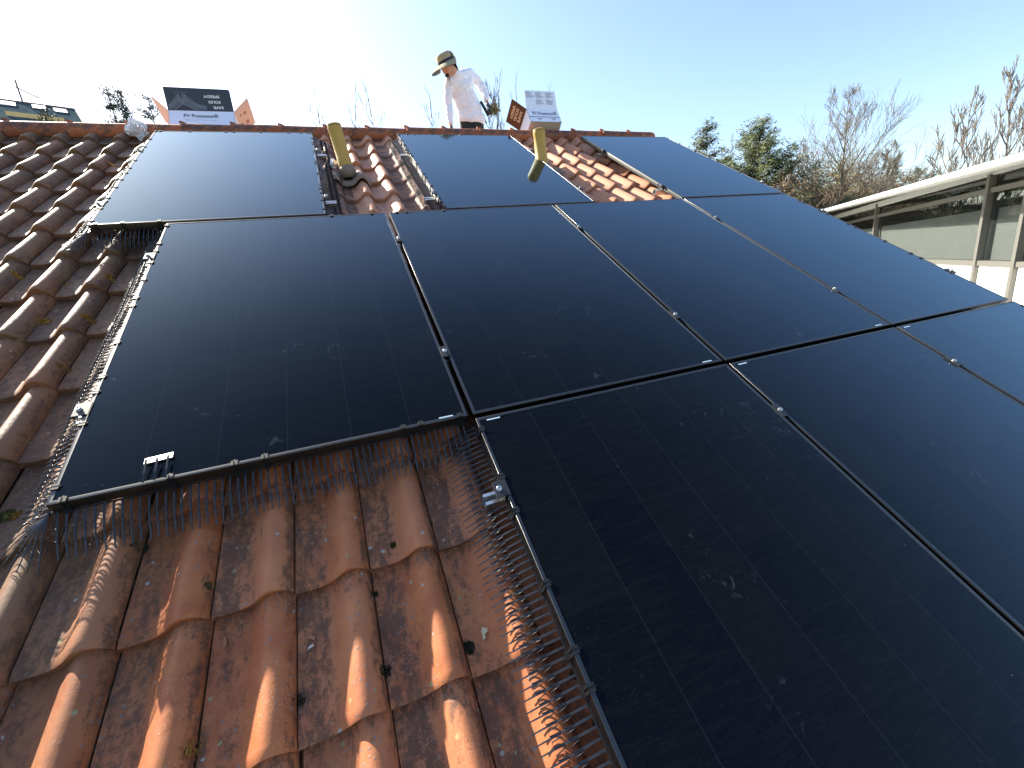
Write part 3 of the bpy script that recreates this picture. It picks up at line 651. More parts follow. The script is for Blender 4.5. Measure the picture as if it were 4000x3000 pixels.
for sg in (-1, 1):
    mb.strip([(cx, cy, .0003), (cx+sg*(.10 if sg > 0 else .075), .004, .0003)], (0,1,0), .004, .0002)
    n = 26 if sg > 0 else 18
    for i in range(n):
        x = cx+sg*(.006+i*.0068); y0 = cy-.0075*0-abs(x-cx)*.53; tt = 1-i/(n*1.35)
        if x < .012 : continue
        y0 = max(y0, .004); lean = sg*.012*(1-i/n)
        hgt = .072*tt+.018
        mb.strip([(x, y0+.004, .0003), (x+lean*.8, y0+hgt, .0003)], (1,0,0), .0018, .0002)
    for hh in (.42, .68):
        pts = []
        for i in range(n):
            x = cx+sg*(.006+i*.0068); tt = 1-i/(n*1.35); y0 = max(cy-abs(x-cx)*.53, .004)
            if x < .012: continue
            pts.append((x, y0+.004+(.072*tt+.014)*(hh+(.08 if i % 2 else -.06)), .0004))
        mb.strip(pts, (0,1,0) if 1 else 0, .0016, .0002)
for a in (-.5, -.2, .15, .45): mb.strip([(cx+a*.01, cy+.004, .0003), (cx+a*.10, cy+.105, .0003)], (1,0,0), .002, .0002)
o = mb.build('printed_picture', M['inkart'], bx); o.data.transform(mf)
fm = frame_m(B1+Vector((0,-CT,ST))*.0025, (1,0,0), SN)
text('PV Protector®', on(fm, .248, h1-.062), .056, M['ink'], bx, bold=.008, width=.268)
text('Installs in minutes. Protects for years.', on(fm, .243, h1-.108), .020, M['inkg'], bx, width=.245)
back = SB*d1
for sgn, c0, vec, nm in ((-1, T0, Vector((-.105,.01,.118)), 'side_flap'), (1, T1, Vector((.135,.01,.125)), 'side_flap')):
    mb = MB(); q = [c0, c0+back, c0+back+vec, c0+vec] if sgn > 0 else [c0+back, c0, c0+vec, c0+back+vec]
    sheet(mb, q, .003, 0, 0)
    if sgn > 0:
        fr = frame_m(c0, back, vec)
        for (x, y, s_) in ((.06,.10,.03),(.15,.10,.035),(.06,.05,.02),(.15,.035,.03),(.21,.07,.025)): mb.box((x-s_/2, y-s_/2, .0004), (x+s_/2, y+s_/2, .0010), 1, M=fr)
    mb.build(nm, [M['card'], simple('ink_tan', (.33,.19,.11), .7)], bx)
mb = MB(); q = [T0+back, T1+back, T1+back+Vector((0,.12,-.10)), T0+back+Vector((0,.12,-.10))]; sheet(mb, q, .003, 0, 0); mb.build('back_flap', M['card'], bx)
for o in bx.children:
    if not o.name.startswith('box_body'): o.matrix_basis = Matrix.Translation(-B1) @ o.matrix_basis
S_ = 1.04; bx.location = CAMP+(B1-CAMP)*S_; bx.scale = (S_,)*3
# box two, tilted over the ridge
B2 = Vector((2.962, 3.180, 1.998)); w2, h2, d2 = .368, .172, .30
by = tag(empty('cardboard_box', B2), 'white printed box on the ridge behind the upright pipe, brown side flap', 'box', 'open boxes on the ridge')
mb, f, bk = box_front(B2, w2, h2, d2, None)
mb.build('box_body', [M['card'], M['cardw']], by)
def shift(o): o.location -= B2; return o
T0, T1 = B2+f[3], B2+f[2]; up = Vector((0,.12,1)).normalized(); fh = .190
mb = MB(); q = [T0, T1, T1+up*fh+Vector((-.006,0,0)), T0+up*fh+Vector((.004,0,0))]; sheet(mb, q, .003, 0, 1); shift(mb.build('front_flap', [M['cardw'], M['card']], by))
mf = frame_m(T0+Vector((0,-.002,0)), (1,0,0), up)
mb = MB(); rnd = random.Random(4)
for cx_ in (.012, .125, .245):
    for row, (yt, nl) in enumerate(((.172, 9), (.098, 8))):
        if cx_ < .1 and row == 1: continue
        for l in range(nl): mb.box((cx_, yt-l*.0066, .0002), (cx_+(.10 if l % 4 else .07)*rnd.uniform(.6, 1), yt-l*.0066+.0034, .0005), M=mf)
shift(mb.build('small_print', M['inkg'], by))
fm = frame_m(B2+Vector((0,-CT,ST))*.0025, (1,0,0), SN)
shift(text('PV Protector®', on(fm, .195, h2-.058), .066, M['ink'], by, bold=.0, width=.285))
mb = MB(); mb.box((0,h2-.109,.0), (w2,h2-.104,.0006), M=fm)
for x in (.085, .25):
    mb.box((x,h2-.130,.0), (x+.06,h2-.127,.0005), M=fm); mb.box((x+.015,h2-.142,.0), (x+.05,h2-.138,.0005), M=fm)
shift(mb.build('printed_stripe', M['ink'], by))
vec = Vector((-.150,.02,.100)); mb = MB(); back = SB*.27; q = [T0+back, T0, T0+vec, T0+back+vec]; sheet(mb, q, .003, 0, 1); shift(mb.build('side_flap', [M['cardbr'], M['card']], by))
nf = (q[1]-q[0]).cross(q[3]-q[0]).normalized()*.0015
for s_, a, b in (('SAFE', .045, .125), ('SOLID', .090, .125), ('SPEEDY', .135, .125)):
    fr = frame_m(T0+vec.normalized()*a+back.normalized()*b+nf, back, vec if 1 else 0)
    z = frame_m((0,0,0), back, vec).col[2].to_3d()
    if z.dot(nf) < 0: fr = frame_m(T0+vec.normalized()*a+back.normalized()*b+nf, back, -vec)
    shift(text(s_, fr, .040, M['inkcream'], by, bold=.02, width=.085+.012*len(s_)))
mb = MB(); q = [T1, T1+back, T1+back+Vector((.03,0,-.16)), T1+Vector((.03,0,-.16))]; sheet(mb, q, .003, 1, 0); shift(mb.build('side_flap', [M['card'], M['cardw']], by))

by.location = CAMP+(B2-CAMP)*S_; by.scale = (S_,)*3
# ------------------------------------------------------------------ the man behind the ridge
def blobs(name, joints, edges, mat, parent, vox=.012, smooth=8):
    bm = bmesh.new(); base = bmesh.new(); bmesh.ops.create_icosphere(base, subdivisions=2, radius=1)
    vs0 = [v.co.copy() for v in base.verts]; fs0 = [[v.index for v in f.verts] for f in base.faces]; base.free(); V = []; F = []
    def ball(p, r):
        rx, ry, rz = r; b = len(V); V.extend([(p.x+q.x*rx, p.y+q.y*ry, p.z+q.z*rz) for q in vs0]); F.extend([[b+i for i in f] for f in fs0])
    for a, b in edges:
        pa, ra = joints[a]; pb, rb_ = joints[b]; ra = ra if hasattr(ra, '__len__') else (ra, ra); rb_ = rb_ if hasattr(rb_, '__len__') else (rb_, rb_)
        n = max(2, int((pb-pa).length/(.35*min(ra[1], rb_[1])))+1)
        for i in range(n+1):
            t = i/n; r = [ra[k]*(1-t)+rb_[k]*t for k in (0, 1)]; ball(pa.lerp(pb, t), (r[0], r[1], min(r)))
    bm.free(); me = bpy.data.meshes.new(name); me.from_pydata(V, [], F); o = bpy.data.objects.new(name, me); COL.objects.link(o)
    md = o.modifiers.new('r', 'REMESH'); md.mode = 'VOXEL'; md.voxel_size = vox; md.use_smooth_shade = True
    m2 = o.modifiers.new('s', 'SMOOTH'); m2.iterations = smooth; m2.factor = .5
    dg = bpy.context.evaluated_depsgraph_get(); me2 = bpy.data.meshes.new_from_object(o.evaluated_get(dg)); bpy.data.objects.remove(o)
    me2.name = name; me2.materials.clear(); me2.materials.append(mat); me2.polygons.foreach_set('use_smooth', [True]*len(me2.polygons))
    ob = bpy.data.objects.new(name, me2); COL.objects.link(ob); ob.parent = parent; return ob
def skinned(name, joints, edges, mat, parent, sub=2, root=0):
    me = bpy.data.meshes.new(name); me.from_pydata([j[0] for j in joints], edges, [])
    o = bpy.data.objects.new(name, me); COL.objects.link(o)
    md = o.modifiers.new('skin', 'SKIN'); md.use_smooth_shade = True; md.branch_smoothing = .6
    for i, j in enumerate(joints):
        r = j[1]; me.skin_vertices[0].data[i].radius = r if hasattr(r, '__len__') else (r, r); me.skin_vertices[0].data[i].use_root = (i == root)
    ms = o.modifiers.new('sub', 'SUBSURF'); ms.levels = sub; ms.render_levels = sub
    dg = bpy.context.evaluated_depsgraph_get(); me2 = bpy.data.meshes.new_from_object(o.evaluated_get(dg)); bpy.data.objects.remove(o)
    me2.name = name; me2.materials.clear(); me2.materials.append(mat); me2.polygons.foreach_set('use_smooth', [True]*len(me2.polygons))
    ob = bpy.data.objects.new(name, me2); COL.objects.link(ob); ob.parent = parent; return ob
g = NG('skin'); g.set(Base_Color=(.50,.27,.185), Roughness=.5); g.p.inputs['Subsurface Weight'].default_value = .12; g.p.inputs['Subsurface Radius'].default_value = (.01,.004,.002); M['skin'] = g.m
g = NG('white_shirt'); P = g.coord(); nz = g.noise(g.mapv(P, (3,3,6)), 2.2, 3, .5, 1.5); g.set(Base_Color=(.80,.82,.91), Roughness=.85); g.bump(nz, .7, .03); M['shirt'] = g.m
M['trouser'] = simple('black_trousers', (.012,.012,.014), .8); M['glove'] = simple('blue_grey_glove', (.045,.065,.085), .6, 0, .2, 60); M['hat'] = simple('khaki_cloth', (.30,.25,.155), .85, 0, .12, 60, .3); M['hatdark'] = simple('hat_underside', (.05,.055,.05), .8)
M['band'] = simple('navy_band', (.01,.012,.03), .7); M['cord'] = simple('dark_cord', (.02,.015,.012), .6); M['hair'] = simple('dark_hair', (.02,.014,.01), .8)
ZF = APZ-(4.55-APY)*math.tan(TH)+.05
PO = Vector((2.73, 4.55, ZF))
man = tag(empty('person', PO), 'man in white long-sleeved shirt and khaki sun hat behind the ridge, looking down', 'person')
YP = 4.50
def J(px, py, dy=0, r=.04): p = at_y(px, py, YP+dy); return (p-PO, r)
def Jw(x, y, z, r): return (Vector((x+.09, y+.30, z-.06))-PO, r)
hipz = 2.25
# continuous body: pelvis, legs, torso, neck, head, both arms
body = [Jw(2.655, 4.25, 2.30, (.145,.10)), J(1834, 440, .02, (.145,.085)), J(1820, 395, -.01, (.135,.09)), J(1802, 345, -.04, (.140,.09)), J(1790, 305, -.08, (.095,.060)), J(1770, 278, -.14, .052),
        J(1752, 262, -.17, .060), J(1745, 250, -.17, .064), J(1742, 240, -.16, .050),
        J(1832, 290, -.02, .050), J(1868, 322, .02, .044), J(1891, 355, .03, .040), J(1899, 382, -.02, .030), J(1903, 400, -.05, .025),
        J(1756, 325, -.09, .050), J(1750, 370, -.09, .044), J(1750, 420, -.09, .040), J(1757, 465, -.12, .030), J(1762, 500, -.14, .025),
        Jw(2.56, 4.22, 2.15, .090), Jw(2.53, 4.12, 1.80, .065), Jw(2.52, 4.22, 1.46, .045), Jw(2.52, 4.10, 1.44, .040),
        Jw(2.75, 4.25, 2.15, .090), Jw(2.80, 4.22, 1.78, .065), Jw(2.82, 4.34, 1.40, .045), Jw(2.82, 4.22, 1.37, .040)]
be = [(0,1),(1,2),(2,3),(3,4),(4,5),(5,6),(6,7),(7,8),(4,9),(3,9),(9,10),(10,11),(11,12),(12,13),(4,14),(3,14),(14,15),(15,16),(16,17),(17,18),(0,19),(19,20),(20,21),(21,22),(0,23),(23,24),(24,25),(25,26)]
blobs('body', body, be, M['skin'], man)
sj = [J(1842, 461, .02, (.188,.120)), J(1836, 445, .02, (.180,.118)), J(1822, 398, -.01, (.165,.115)), J(1803, 348, -.04, (.168,.112)), J(1790, 308, -.08, (.120,.080)), J(1777, 290, -.115, (.072,.062)),
      J(1832, 288, -.02, .068), J(1868, 320, .02, .060), J(1890, 354, .03, .055), J(1900, 388, -.03, .040),
      J(1757, 323, -.09, .068), J(1751, 370, -.09, .058), J(1751, 420, -.09, .052), J(1760, 480, -.13, .038)]
sh = blobs('shirt', sj, [(0,1),(1,2),(2,3),(3,4),(4,5),(4,6),(3,6),(6,7),(7,8),(8,9),(4,10),(3,10),(10,11),(11,12),(12,13)], M['shirt'], man, .011, 6)
for v in sh.data.vertices:                       # folds
    q = v.co+PO; f1 = noise.noise(Vector((q.x*5+q.z*3, q.y*5, q.z*10-q.x*8))); f2 = noise.noise(Vector((q.x*14, q.y*14, q.z*22))); nrm = v.normal
    v.co += nrm*(.014*f1+.005*f2)
tj = [J(1842, 478, .03, (.172,.10)), Jw(2.655, 4.25, 2.22, (.160,.12))]+[(body[i][0], r_) for i, r_ in ((19,.112),(20,.085),(21,.068),(23,.112),(24,.085),(25,.068))]
blobs('trousers', tj, [(0,1),(1,2),(2,3),(3,4),(1,5),(5,6),(6,7)], M['trouser'], man)
# collar edge
HC = at_y(1744, 254, YP-.17)-PO                  # head centre
# hands
def hand(wrist, axis, side, mat, nm, curl=.8):
    a = Vector(axis).normalized(); s = Vector(side); s = (s-a*s.dot(a)).normalized(); n = a.cross(s); w = Vector(wrist)
    js = [(w-a*.03, .027), (w, .026), (w+a*.045, (.040,.018))]; es = [(0,1),(1,2)]
    for k, (off, ln) in enumerate(((-.027,.062),(-.009,.070),(.009,.066),(.025,.052))):
        b = w+a*.075+s*off; i0 = len(js); js.append((b, .0105)); es.append((2, i0)); p = b
        for q, sg in enumerate((.42,.33,.25)):
            d = (a*math.cos(curl*(q+.5))+n*math.sin(curl*(q+.5))).normalized(); p = p+d*ln*sg; js.append((p, .0095-.001*q)); es.append((len(js)-2, len(js)-1))
    i0 = len(js); js.append((w+a*.025-s*.030, .013)); es.append((1, i0)); js.append((w+a*.050-s*.045+n*.015, .011)); es.append((i0, i0+1)); js.append((w+a*.075-s*.040+n*.032, .0095)); es.append((i0+1, i0+2))
    return skinned(nm, js, es, mat, man, 2, root=1)
wr = body[13][0]; hand(wr+Vector((.004,0,-.02)), at_y(1914, 448, YP-.04)-PO-wr, (-.25,1,-.1), M['glove'], 'glove', .75)
wl = body[18][0]; hand(wl, (.02,-.1,-1), (0,1,0), M['glove'], 'glove', .45)
# face: turned towards the lower left
fd = Vector((-.72,-.52,-.46)).normalized(); fu = Vector((-.38,-.18,.90)); fu = (fu-fd*fu.dot(fd)).normalized(); fs = fd.cross(fu)
HM = Matrix((fs, fd, fu)).transposed().to_4x4(); HM.translation = HC
def head_pt(a, b):                               # a around, b bottom..top
    th = 2*PI*a; ph = -PI/2+PI*b; x, y, z = math.cos(ph)*math.sin(th), math.cos(ph)*math.cos(th), math.sin(ph)
    X = x*.074; Y = y*(.092 if y > 0 else .094); Z = z*.118
    if z < 0: X *= 1+.22*z; Y += .012*(-z) if y > 0 else 0; Y *= 1+.10*z
    if y > .2:
        nose_ = math.exp(-(X/.013)**2)*math.exp(-((Z+.012)/.022)**2); Y += .020*nose_*(1 if Z < .012 else .6)
        brow = math.exp(-((Z-.030)/.010)**2)*math.exp(-(X/.045)**2); Y += .005*brow
        for sx in (-.030, .030): Y -= .008*math.exp(-((X-sx)/.014)**2-((Z-.014)/.010)**2)
        Y += .007*math.exp(-(X/.022)**2)*(math.exp(-((Z+.048)/.006)**2)+math.exp(-((Z+.060)/.007)**2)); Y -= .004*math.exp(-(X/.022)**2-((Z+.054)/.003)**2)
        Y += .008*math.exp(-(X/.02)**2-((Z+.088)/.014)**2)
    return HM @ Vector((X, Y, Z))
mb = MB(); mb.grid(head_pt, 64, 48); mb.build('head', M['skin'], man, smooth=True)
for sx in (-1, 1):
    mb = MB(); mb.grid(lambda a, b: HM @ Vector((sx*(.074+.012*math.sin(PI*b)*(.6+.4*math.cos(2*PI*a))), -.004+.016*math.sin(PI*b)*math.cos(2*PI*a), -.012+.030*math.cos(PI*b))), 12, 8); mb.build('ear', M['skin'], man, smooth=True)
    mb = MB(); mb.grid(lambda a, b: HM @ Vector((sx*.030+.011*math.sin(PI*b)*math.cos(2*PI*a), .079+.008*math.sin(PI*b)*math.sin(2*PI*a), .014+.006*math.cos(PI*b))), 12, 8); mb.build('eye', M['hair'], man, smooth=True)
mb = MB()                                        # beard on the chin and hair at the nape
mb.grid(lambda a, b: HM @ Vector((.030*math.sin(PI*b)*math.cos(2*PI*a), .070+.024*math.sin(PI*b)*max(0, math.sin(2*PI*a)), -.096+.020*math.cos(PI*b))), 16, 10); mb.build('beard', M['hair'], man, smooth=True)
mb = MB(); mb.grid(lambda a, b: HM @ Vector((.077*math.sin(PI*b)*math.cos(2*PI*a), -.030+.070*math.sin(PI*b)*min(.2, math.sin(2*PI*a)), .005+.075*math.cos(PI*b))), 20, 12); mb.build('hair', M['hair'], man, smooth=True)
# hat
mb = MB()
def crown(a, b):
    th = 2*PI*a; r = 1-.10*b; k = math.sqrt(max(0, 1-max(0, (b-.45)/.55)**2)); x = math.sin(th)*.092*r*k; y = math.cos(th)*.104*r*k
    z = .022+.092*min(1, b/.75)-(.0 if b < .75 else .006*(b-.75)/.25)+.010*math.sin(PI*min(1, b))+.003*noise.noise(Vector((x*60, y*60, b*6)))
    return HM @ Vector((x, y-.004, z))
mb.grid(crown, 36, 14); mb.build('hat_crown', M['hat'], man, smooth=True)
mb = MB(); mb.grid(lambda a, b: HM @ Vector((math.sin(2*PI*a)*(.0935-.001*b), -.004+math.cos(2*PI*a)*(.1055-.001*b), .026+.026*b)), 36, 1); mb.build('hat_band', M['band'], man, smooth=True)
def brim(a, b, dz=0):
    th = 2*PI*a; fr = math.cos(th); wdt = .050+.105*max(0, fr)**1.2+.01*abs(math.sin(th)); rx = .092+wdt*b*(.75 if fr < 0 else .85); ry = .104+wdt*b
    drop = .15*wdt*b+.050*b*b*(abs(math.sin(th))**2)*(1.0 if fr > -.2 else .3)+.015*b*b*max(0, fr)
    if fr < -.35: drop -= .16*b*(-fr-.35)                 # back of the brim folds up
    return HM @ Vector((math.sin(th)*rx, -.004+fr*ry*(1 if fr > 0 else .72+.28*(1-b)), .026-drop+dz))
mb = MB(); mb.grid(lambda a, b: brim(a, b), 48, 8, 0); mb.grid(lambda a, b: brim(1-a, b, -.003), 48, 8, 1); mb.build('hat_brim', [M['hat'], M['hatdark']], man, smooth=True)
def neckflap(a, b):
    th = PI+(a-.5)*1.5; return HM @ Vector((math.sin(th)*(.10+.01*b), -.006+math.cos(th)*(.108+.015*math.sin(b*3)), .03-.135*b+.004*math.sin(a*30)))
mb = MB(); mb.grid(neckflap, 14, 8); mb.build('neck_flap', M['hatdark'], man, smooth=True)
mb = MB(); mb.tube([HM @ Vector(p) for p in ((-.086,.0,.03),(-.080,.012,-.03),(-.062,.03,-.085),(-.01,.055,-.125),(.0,.06,-.150),(.01,.05,-.125),(.062,.03,-.085),(.080,.012,-.03),(.086,.0,.03))], .0025, 6); mb.tube([HM @ Vector(p) for p in ((0,.06,-.148),(-.012,.07,-.18),(-.004,.075,-.205),(.012,.07,-.185))], .002, 6); mb.build('chin_cord', M['cord'], man, smooth=True)
# the dark strip held in the gloved hand
c = at_y(1893, 425, YP-.07); a = at_y(1877, 396, YP-.09); b_ = at_y(1908, 452, YP-.09)
hs = tag(empty('comb_strip', c), 'dark flat strip held upright in the gloved hand', 'hand tool')
mb = MB(); dd = (b_-a).normalized(); sd_ = Vector((.75,-.5,.45)).normalized(); mb.strip([a-c, (a+b_)/2-c+Vector((0,-.004,0)), b_-c], sd_, .036, .008); mb.build('strip_body', M['clip'], hs)
mb = MB(); mb.strip([b_-c, b_-c+dd*.05], sd_, .014, .005); mb.build('strip_tip', simple('clear_blue', (.45,.55,.8), .3), hs)

# ------------------------------------------------------------------ trees
def bark(name, c1, c2): 
    g = NG(name); nz = g.noise(g.coord(), 9, 5); g.set(Base_Color=g.mix(nz, c1, c2), Roughness=.9); return g.m
def leafm(name, c1, c2, rough=.7):
    g = NG(name); P = g.coord(); nz = g.noise(P, 1.6, 4); gi = g.n('ShaderNodeNewGeometry').outputs['Random Per Island']
    c = g.mix(g.ramp(nz, .3, .7), c1, c2); c = g.mix(g.math('MULTIPLY', gi, .45), c, [x*.5 for x in c1]); g.set(Base_Color=c, Roughness=rough); return g.m
M['barkG'] = bark('grey_bark', (.095,.082,.062), (.19,.165,.125)); M['barkD'] = bark('dark_bark', (.06,.05,.04), (.14,.11,.08)); M['twigB'] = bark('brown_twig', (.10,.068,.045), (.19,.135,.085)); M['twigR'] = bark('rust_twig', (.16,.095,.05), (.27,.175,.09)); M['twigO'] = bark('olive_twig', (.13,.12,.035), (.26,.23,.07))
M['needle'] = leafm('pine_needle', (.040,.062,.018), (.15,.165,.045)); M['needle2'] = leafm('fir_needle', (.028,.045,.022), (.085,.10,.04)); M['needle3'] = leafm('blue_fir_needle', (.030,.050,.040), (.07,.10,.075))
M['ivy'] = leafm('ivy_leaf', (.09,.10,.02), (.22,.20,.05)); M['twigG'] = bark('grey_twig', (.075,.062,.05), (.14,.12,.095)); M['scrub'] = leafm('dry_scrub_leaf', (.15,.095,.05), (.27,.185,.10)); M['budm'] = simple('bud', (.16,.11,.06), .8)
GZ = -5.0
def branchy(mb, p, d, L, r, lvl, rnd, spread=.5, upb=.15, kids=3, tips=None, segn=4, minr=.006):
    pts = [p]; q = p.copy(); dd = d.copy()
    for i in range(segn):
        dd = (dd+Vector((rnd.uniform(-1,1), rnd.uniform(-1,1), rnd.uniform(-.6,1)))*.10+Vector((0,0,upb*.25))).normalized(); q = q+dd*L/segn; pts.append(q.copy())
    rad = [max(minr, r*(1-.65*i/segn)) for i in range(segn+1)]; mb.tube(pts, rad, 3 if r < .03 else 5, caps=False)
    if lvl == 0:
        if tips is not None: tips.append((q, dd)); 
        return
    for k in range(kids):
        f = rnd.uniform(.25, 1.0) if k else 1.0; i = min(segn-1, int(f*segn)); b = pts[i].lerp(pts[i+1], f*segn-i) if f < 1 else pts[-1]
        ax = dd.orthogonal().normalized(); ax.rotate(Matrix.Rotation(rnd.uniform(0, 2*PI), 3, dd)); nd = (dd*math.cos(spread*rnd.uniform(.5,1.3))+ax*math.sin(spread*rnd.uniform(.6,1.2))+Vector((0,0,upb))).normalized()
        branchy(mb, b, nd, L*rnd.uniform(.58,.82), max(minr, r*(1-.65*f)*.75), lvl-1, rnd, spread, upb, kids, tips, max(2, segn-1), minr)
def bare_tree(px, py, dist, seed, lab, lvl=5, H=None, width=.42, mat='barkG', nlimb=12, group='bare trees around the roof', lean=0, buds=False, kids=3, base_frac=.25, minr=.010, upb=.2, rk=1.0, stems=1, spread=.50):
    top = at(px, py, dist); H = top.z-GZ; rnd = random.Random(seed); base = Vector((top.x-lean, top.y, GZ))
    t = tag(empty('bare_tree', base), lab, 'tree', group); mb = MB(); cr = MB(); tips = []
    for s in range(stems):
        pts = [Vector((rnd.uniform(-.3,.3)*(s > 0), rnd.uniform(-.3,.3)*(s > 0), 0))]; n = 10; off = Vector((rnd.uniform(-1,1), rnd.uniform(-1,1), 0))*H*.10*(s > 0); hs_ = H*(1-.10*s)
        for i in range(1, n+1): pts.append(Vector((lean*i/n+rnd.uniform(-.12,.12)+off.x*i/n, rnd.uniform(-.12,.12)+off.y*i/n, hs_*i/n)))
        r0 = H*.015*rk; rad = [max(minr, r0*(1-.93*i/n)) for i in range(n+1)]; mb.tube(pts, rad, 7, caps=False)
        for k in range(nlimb):
            f = base_frac+(1-base_frac)*(k+.5)/nlimb; i = min(n-1, int(f*n)); b = pts[i].lerp(pts[i+1], f*n-i); a = k*2.4+rnd.uniform(-.4,.4)+s
            up_ = .55+.9*f; d = Vector((math.cos(a), math.sin(a), up_)).normalized(); L = H*width*(1.05-f)*rnd.uniform(.65,1.0)+H*.05
            branchy(cr, b, d, L*.62, r0*(1-f)*.5+.02, lvl-2, rnd, spread, upb, kids, tips, 5, minr)
        branchy(cr, pts[-1], Vector((0,0,1)), H*.05, .02, 2, rnd, spread*.9, upb, kids, tips, 3, minr)
    mb.build('trunk', M[mat], t, smooth=True)
    if buds:
        bb = cr
        for q, dd in tips:
            if rnd.random() < .6: bb.tube([q-dd*.05, q+dd*.02, q+dd*.09], [.005, .011, .003], 3)
    cr.build('crown', M[mat], t)
    return t
def conifer(px, py, dist, seed, lab, Rr_, mat='needle', nm='conifer', grp='evergreen trees around the roof', dens=1.0, droop=.0, shape=1.0, clump=.28, bare=.0, levels=17, leanx=0, gap=.12, topflat=0):
    top = at(px, py, dist); H = top.z-GZ; rnd = random.Random(seed); base = Vector((top.x, top.y, GZ)); t = tag(empty(nm, base), lab, 'tree', grp)
    mb = MB(); mb.tube([(leanx*i/8, 0, H*i/8) for i in range(9)], [max(.02, H*.012*(1-.92*i/8)) for i in range(9)], 7, caps=False); cr = MB(); lb = MB()
    zlow = H*.30
    for l in range(levels):
        f = l/(levels-1); z = zlow+(H-zlow-.2)*f; R = Rr_*((1-f)**shape*(1-topflat)+topflat*math.sqrt(max(0, 1-f**3)))*rnd.uniform(.75,1.12)+.12
        for k in range(max(4, int(6+3*(1-f)))):
            if rnd.random() < gap: continue
            a = rnd.uniform(0, 2*PI); RR = R*rnd.uniform(.55,1.15); zz = z+rnd.uniform(-.3,.3)
            pts = [Vector((math.cos(a)*RR*x, math.sin(a)*RR*x, zz+RR*(.25*x-droop*x*x)+.25*x*x*x*RR)) for x in (0,.35,.7,1)]
            lb.tube(pts, [.05*(1-f)+.015, .03, .02, .01], 3, caps=False)
            m_ = int(7*RR*dens)+4
            for j in range(m_):
                x = rnd.uniform(bare+.25, 1.02); i = min(2, int(x*3)); b = pts[i].lerp(pts[i+1], min(1, x*3-i)); sz = clump*rnd.uniform(.55,1.25)*(1.15-.5*x*.5)
                c = b+Vector((rnd.gauss(0,1), rnd.gauss(0,1), rnd.gauss(0,.45)+.25))*sz*.45
                for e_ in range(9):
                    u_ = Vector((rnd.gauss(0,1), rnd.gauss(0,1), rnd.gauss(.35,.7))).normalized()*sz*rnd.uniform(.35,.75); w_ = u_.orthogonal().normalized()*sz*.07
                    o_ = c+Vector((rnd.gauss(0,1), rnd.gauss(0,1), rnd.gauss(0,.6)))*sz*.28; cr.add([o_-w_, o_+w_, o_+u_+w_*.3, o_+u_-w_*.3], [(0,1,2,3)])
    mb.build('trunk', M['barkD'], t, smooth=True); cr.build('crown', M[mat], t); lb.build('limbs', M['barkD'], t)
    return t
def shrub(px, py, dist, seed, lab, w, n, mats, hfrac=.5, leaves=0, leafmat='ivy', name='thicket_shrub', lvl=3, L=1.0):
    top = at(px, py, dist); H = top.z-GZ; rnd = random.Random(seed); base = Vector((top.x, top.y, GZ)); t = tag(empty(name, base), lab, 'shrub', 'brown shrubs and scrub below the big tree')
    a = MB(); mb2 = MB()
    for i in range(n):
        an = rnd.uniform(0, 2*PI); rr = w*.30*math.sqrt(rnd.random()); p = Vector((math.cos(an)*rr, math.sin(an)*rr, 0)); out = Vector((math.cos(an)*.35*rr/w, math.sin(an)*.35*rr/w, 1)).normalized()
        hh = H*rnd.uniform(.45,.75)*(1-.45*(rr/(w*.3))**2*rnd.random()); pts = [p+out*hh*x+Vector((rnd.uniform(-.15,.15), rnd.uniform(-.15,.15), 0))*x*3 for x in (0,.3,.6,1)]
        tgt = a if rnd.random() < .6 else mb2; tgt.tube(pts, [.05,.04,.03,.02], 4, caps=False)
        for k in range(5): b = pts[1+k % 3].lerp(pts[min(3, 2+k % 3)], rnd.random()); d = Vector((rnd.uniform(-1,1), rnd.uniform(-1,1), rnd.uniform(-.1,.9))).normalized(); branchy(tgt, b, d, L*H*.16*rnd.uniform(.6,1.1), .02, lvl, rnd, .75, .03, 3, None, 3, .010)
    a.build('stems', M[mats[0]], t); mb2.build('twigs', M[mats[1]], t)
    if leaves:
        lf = MB()
        for i in range(leaves*4):
            an = rnd.uniform(0, 2*PI); rr = w*.5*math.sqrt(rnd.random()); z = H*(.25+.70*rnd.random()*(1-.5*(rr/(w*.5))**2)); c = Vector((math.cos(an)*rr, math.sin(an)*rr, z))
            for e_ in range(4):
                u_ = Vector((rnd.gauss(0,1), rnd.gauss(0,1), rnd.gauss(0,1))).normalized()*rnd.uniform(.04,.09); w_ = u_.orthogonal()*.3; o_ = c+Vector((rnd.gauss(0,.2), rnd.gauss(0,.2), rnd.gauss(0,.2))); lf.add([o_-u_, o_+w_, o_+u_, o_-w_], [(0,1,2,3)])
        lf.build('foliage', M[leafmat], t)
    return t
conifer(2762, 478, 26, 11, 'dark green pine standing just above the top right panel corner', 5.0, 'needle', 'pine_tree', shape=.95, droop=.06, levels=21, gap=.08, dens=1.5, clump=.34)
conifer(2970, 490, 30, 12, 'broad sunlit green pine with ragged crown, right of the smaller pine', 4.3, 'needle', 'pine_tree', shape=.75, droop=-.05, levels=22, topflat=.25, clump=.42, dens=1.9, gap=.12)
conifer(3505, 625, 46, 13, 'slender dark fir behind the thin end of the flat roof', 2.6, 'needle2', 'fir_tree', shape=.85, droop=.25, levels=18)
conifer(3585, 652, 50, 14, 'low rounded pine just above the flat white roof edge', 3.4, 'needle2', 'pine_tree', shape=.5, levels=16, topflat=.5)
conifer(3640, 676, 52, 15, 'small dark bluish conifer at the right of the rounded pine', 2.0, 'needle3', 'pine_tree', shape=.5, levels=14, topflat=.4)
conifer(3185, 660, 48, 16, 'dark evergreen rising behind the brown scrub left of the big bare tree', 2.6, 'needle2', 'fir_tree', shape=.8, levels=18)
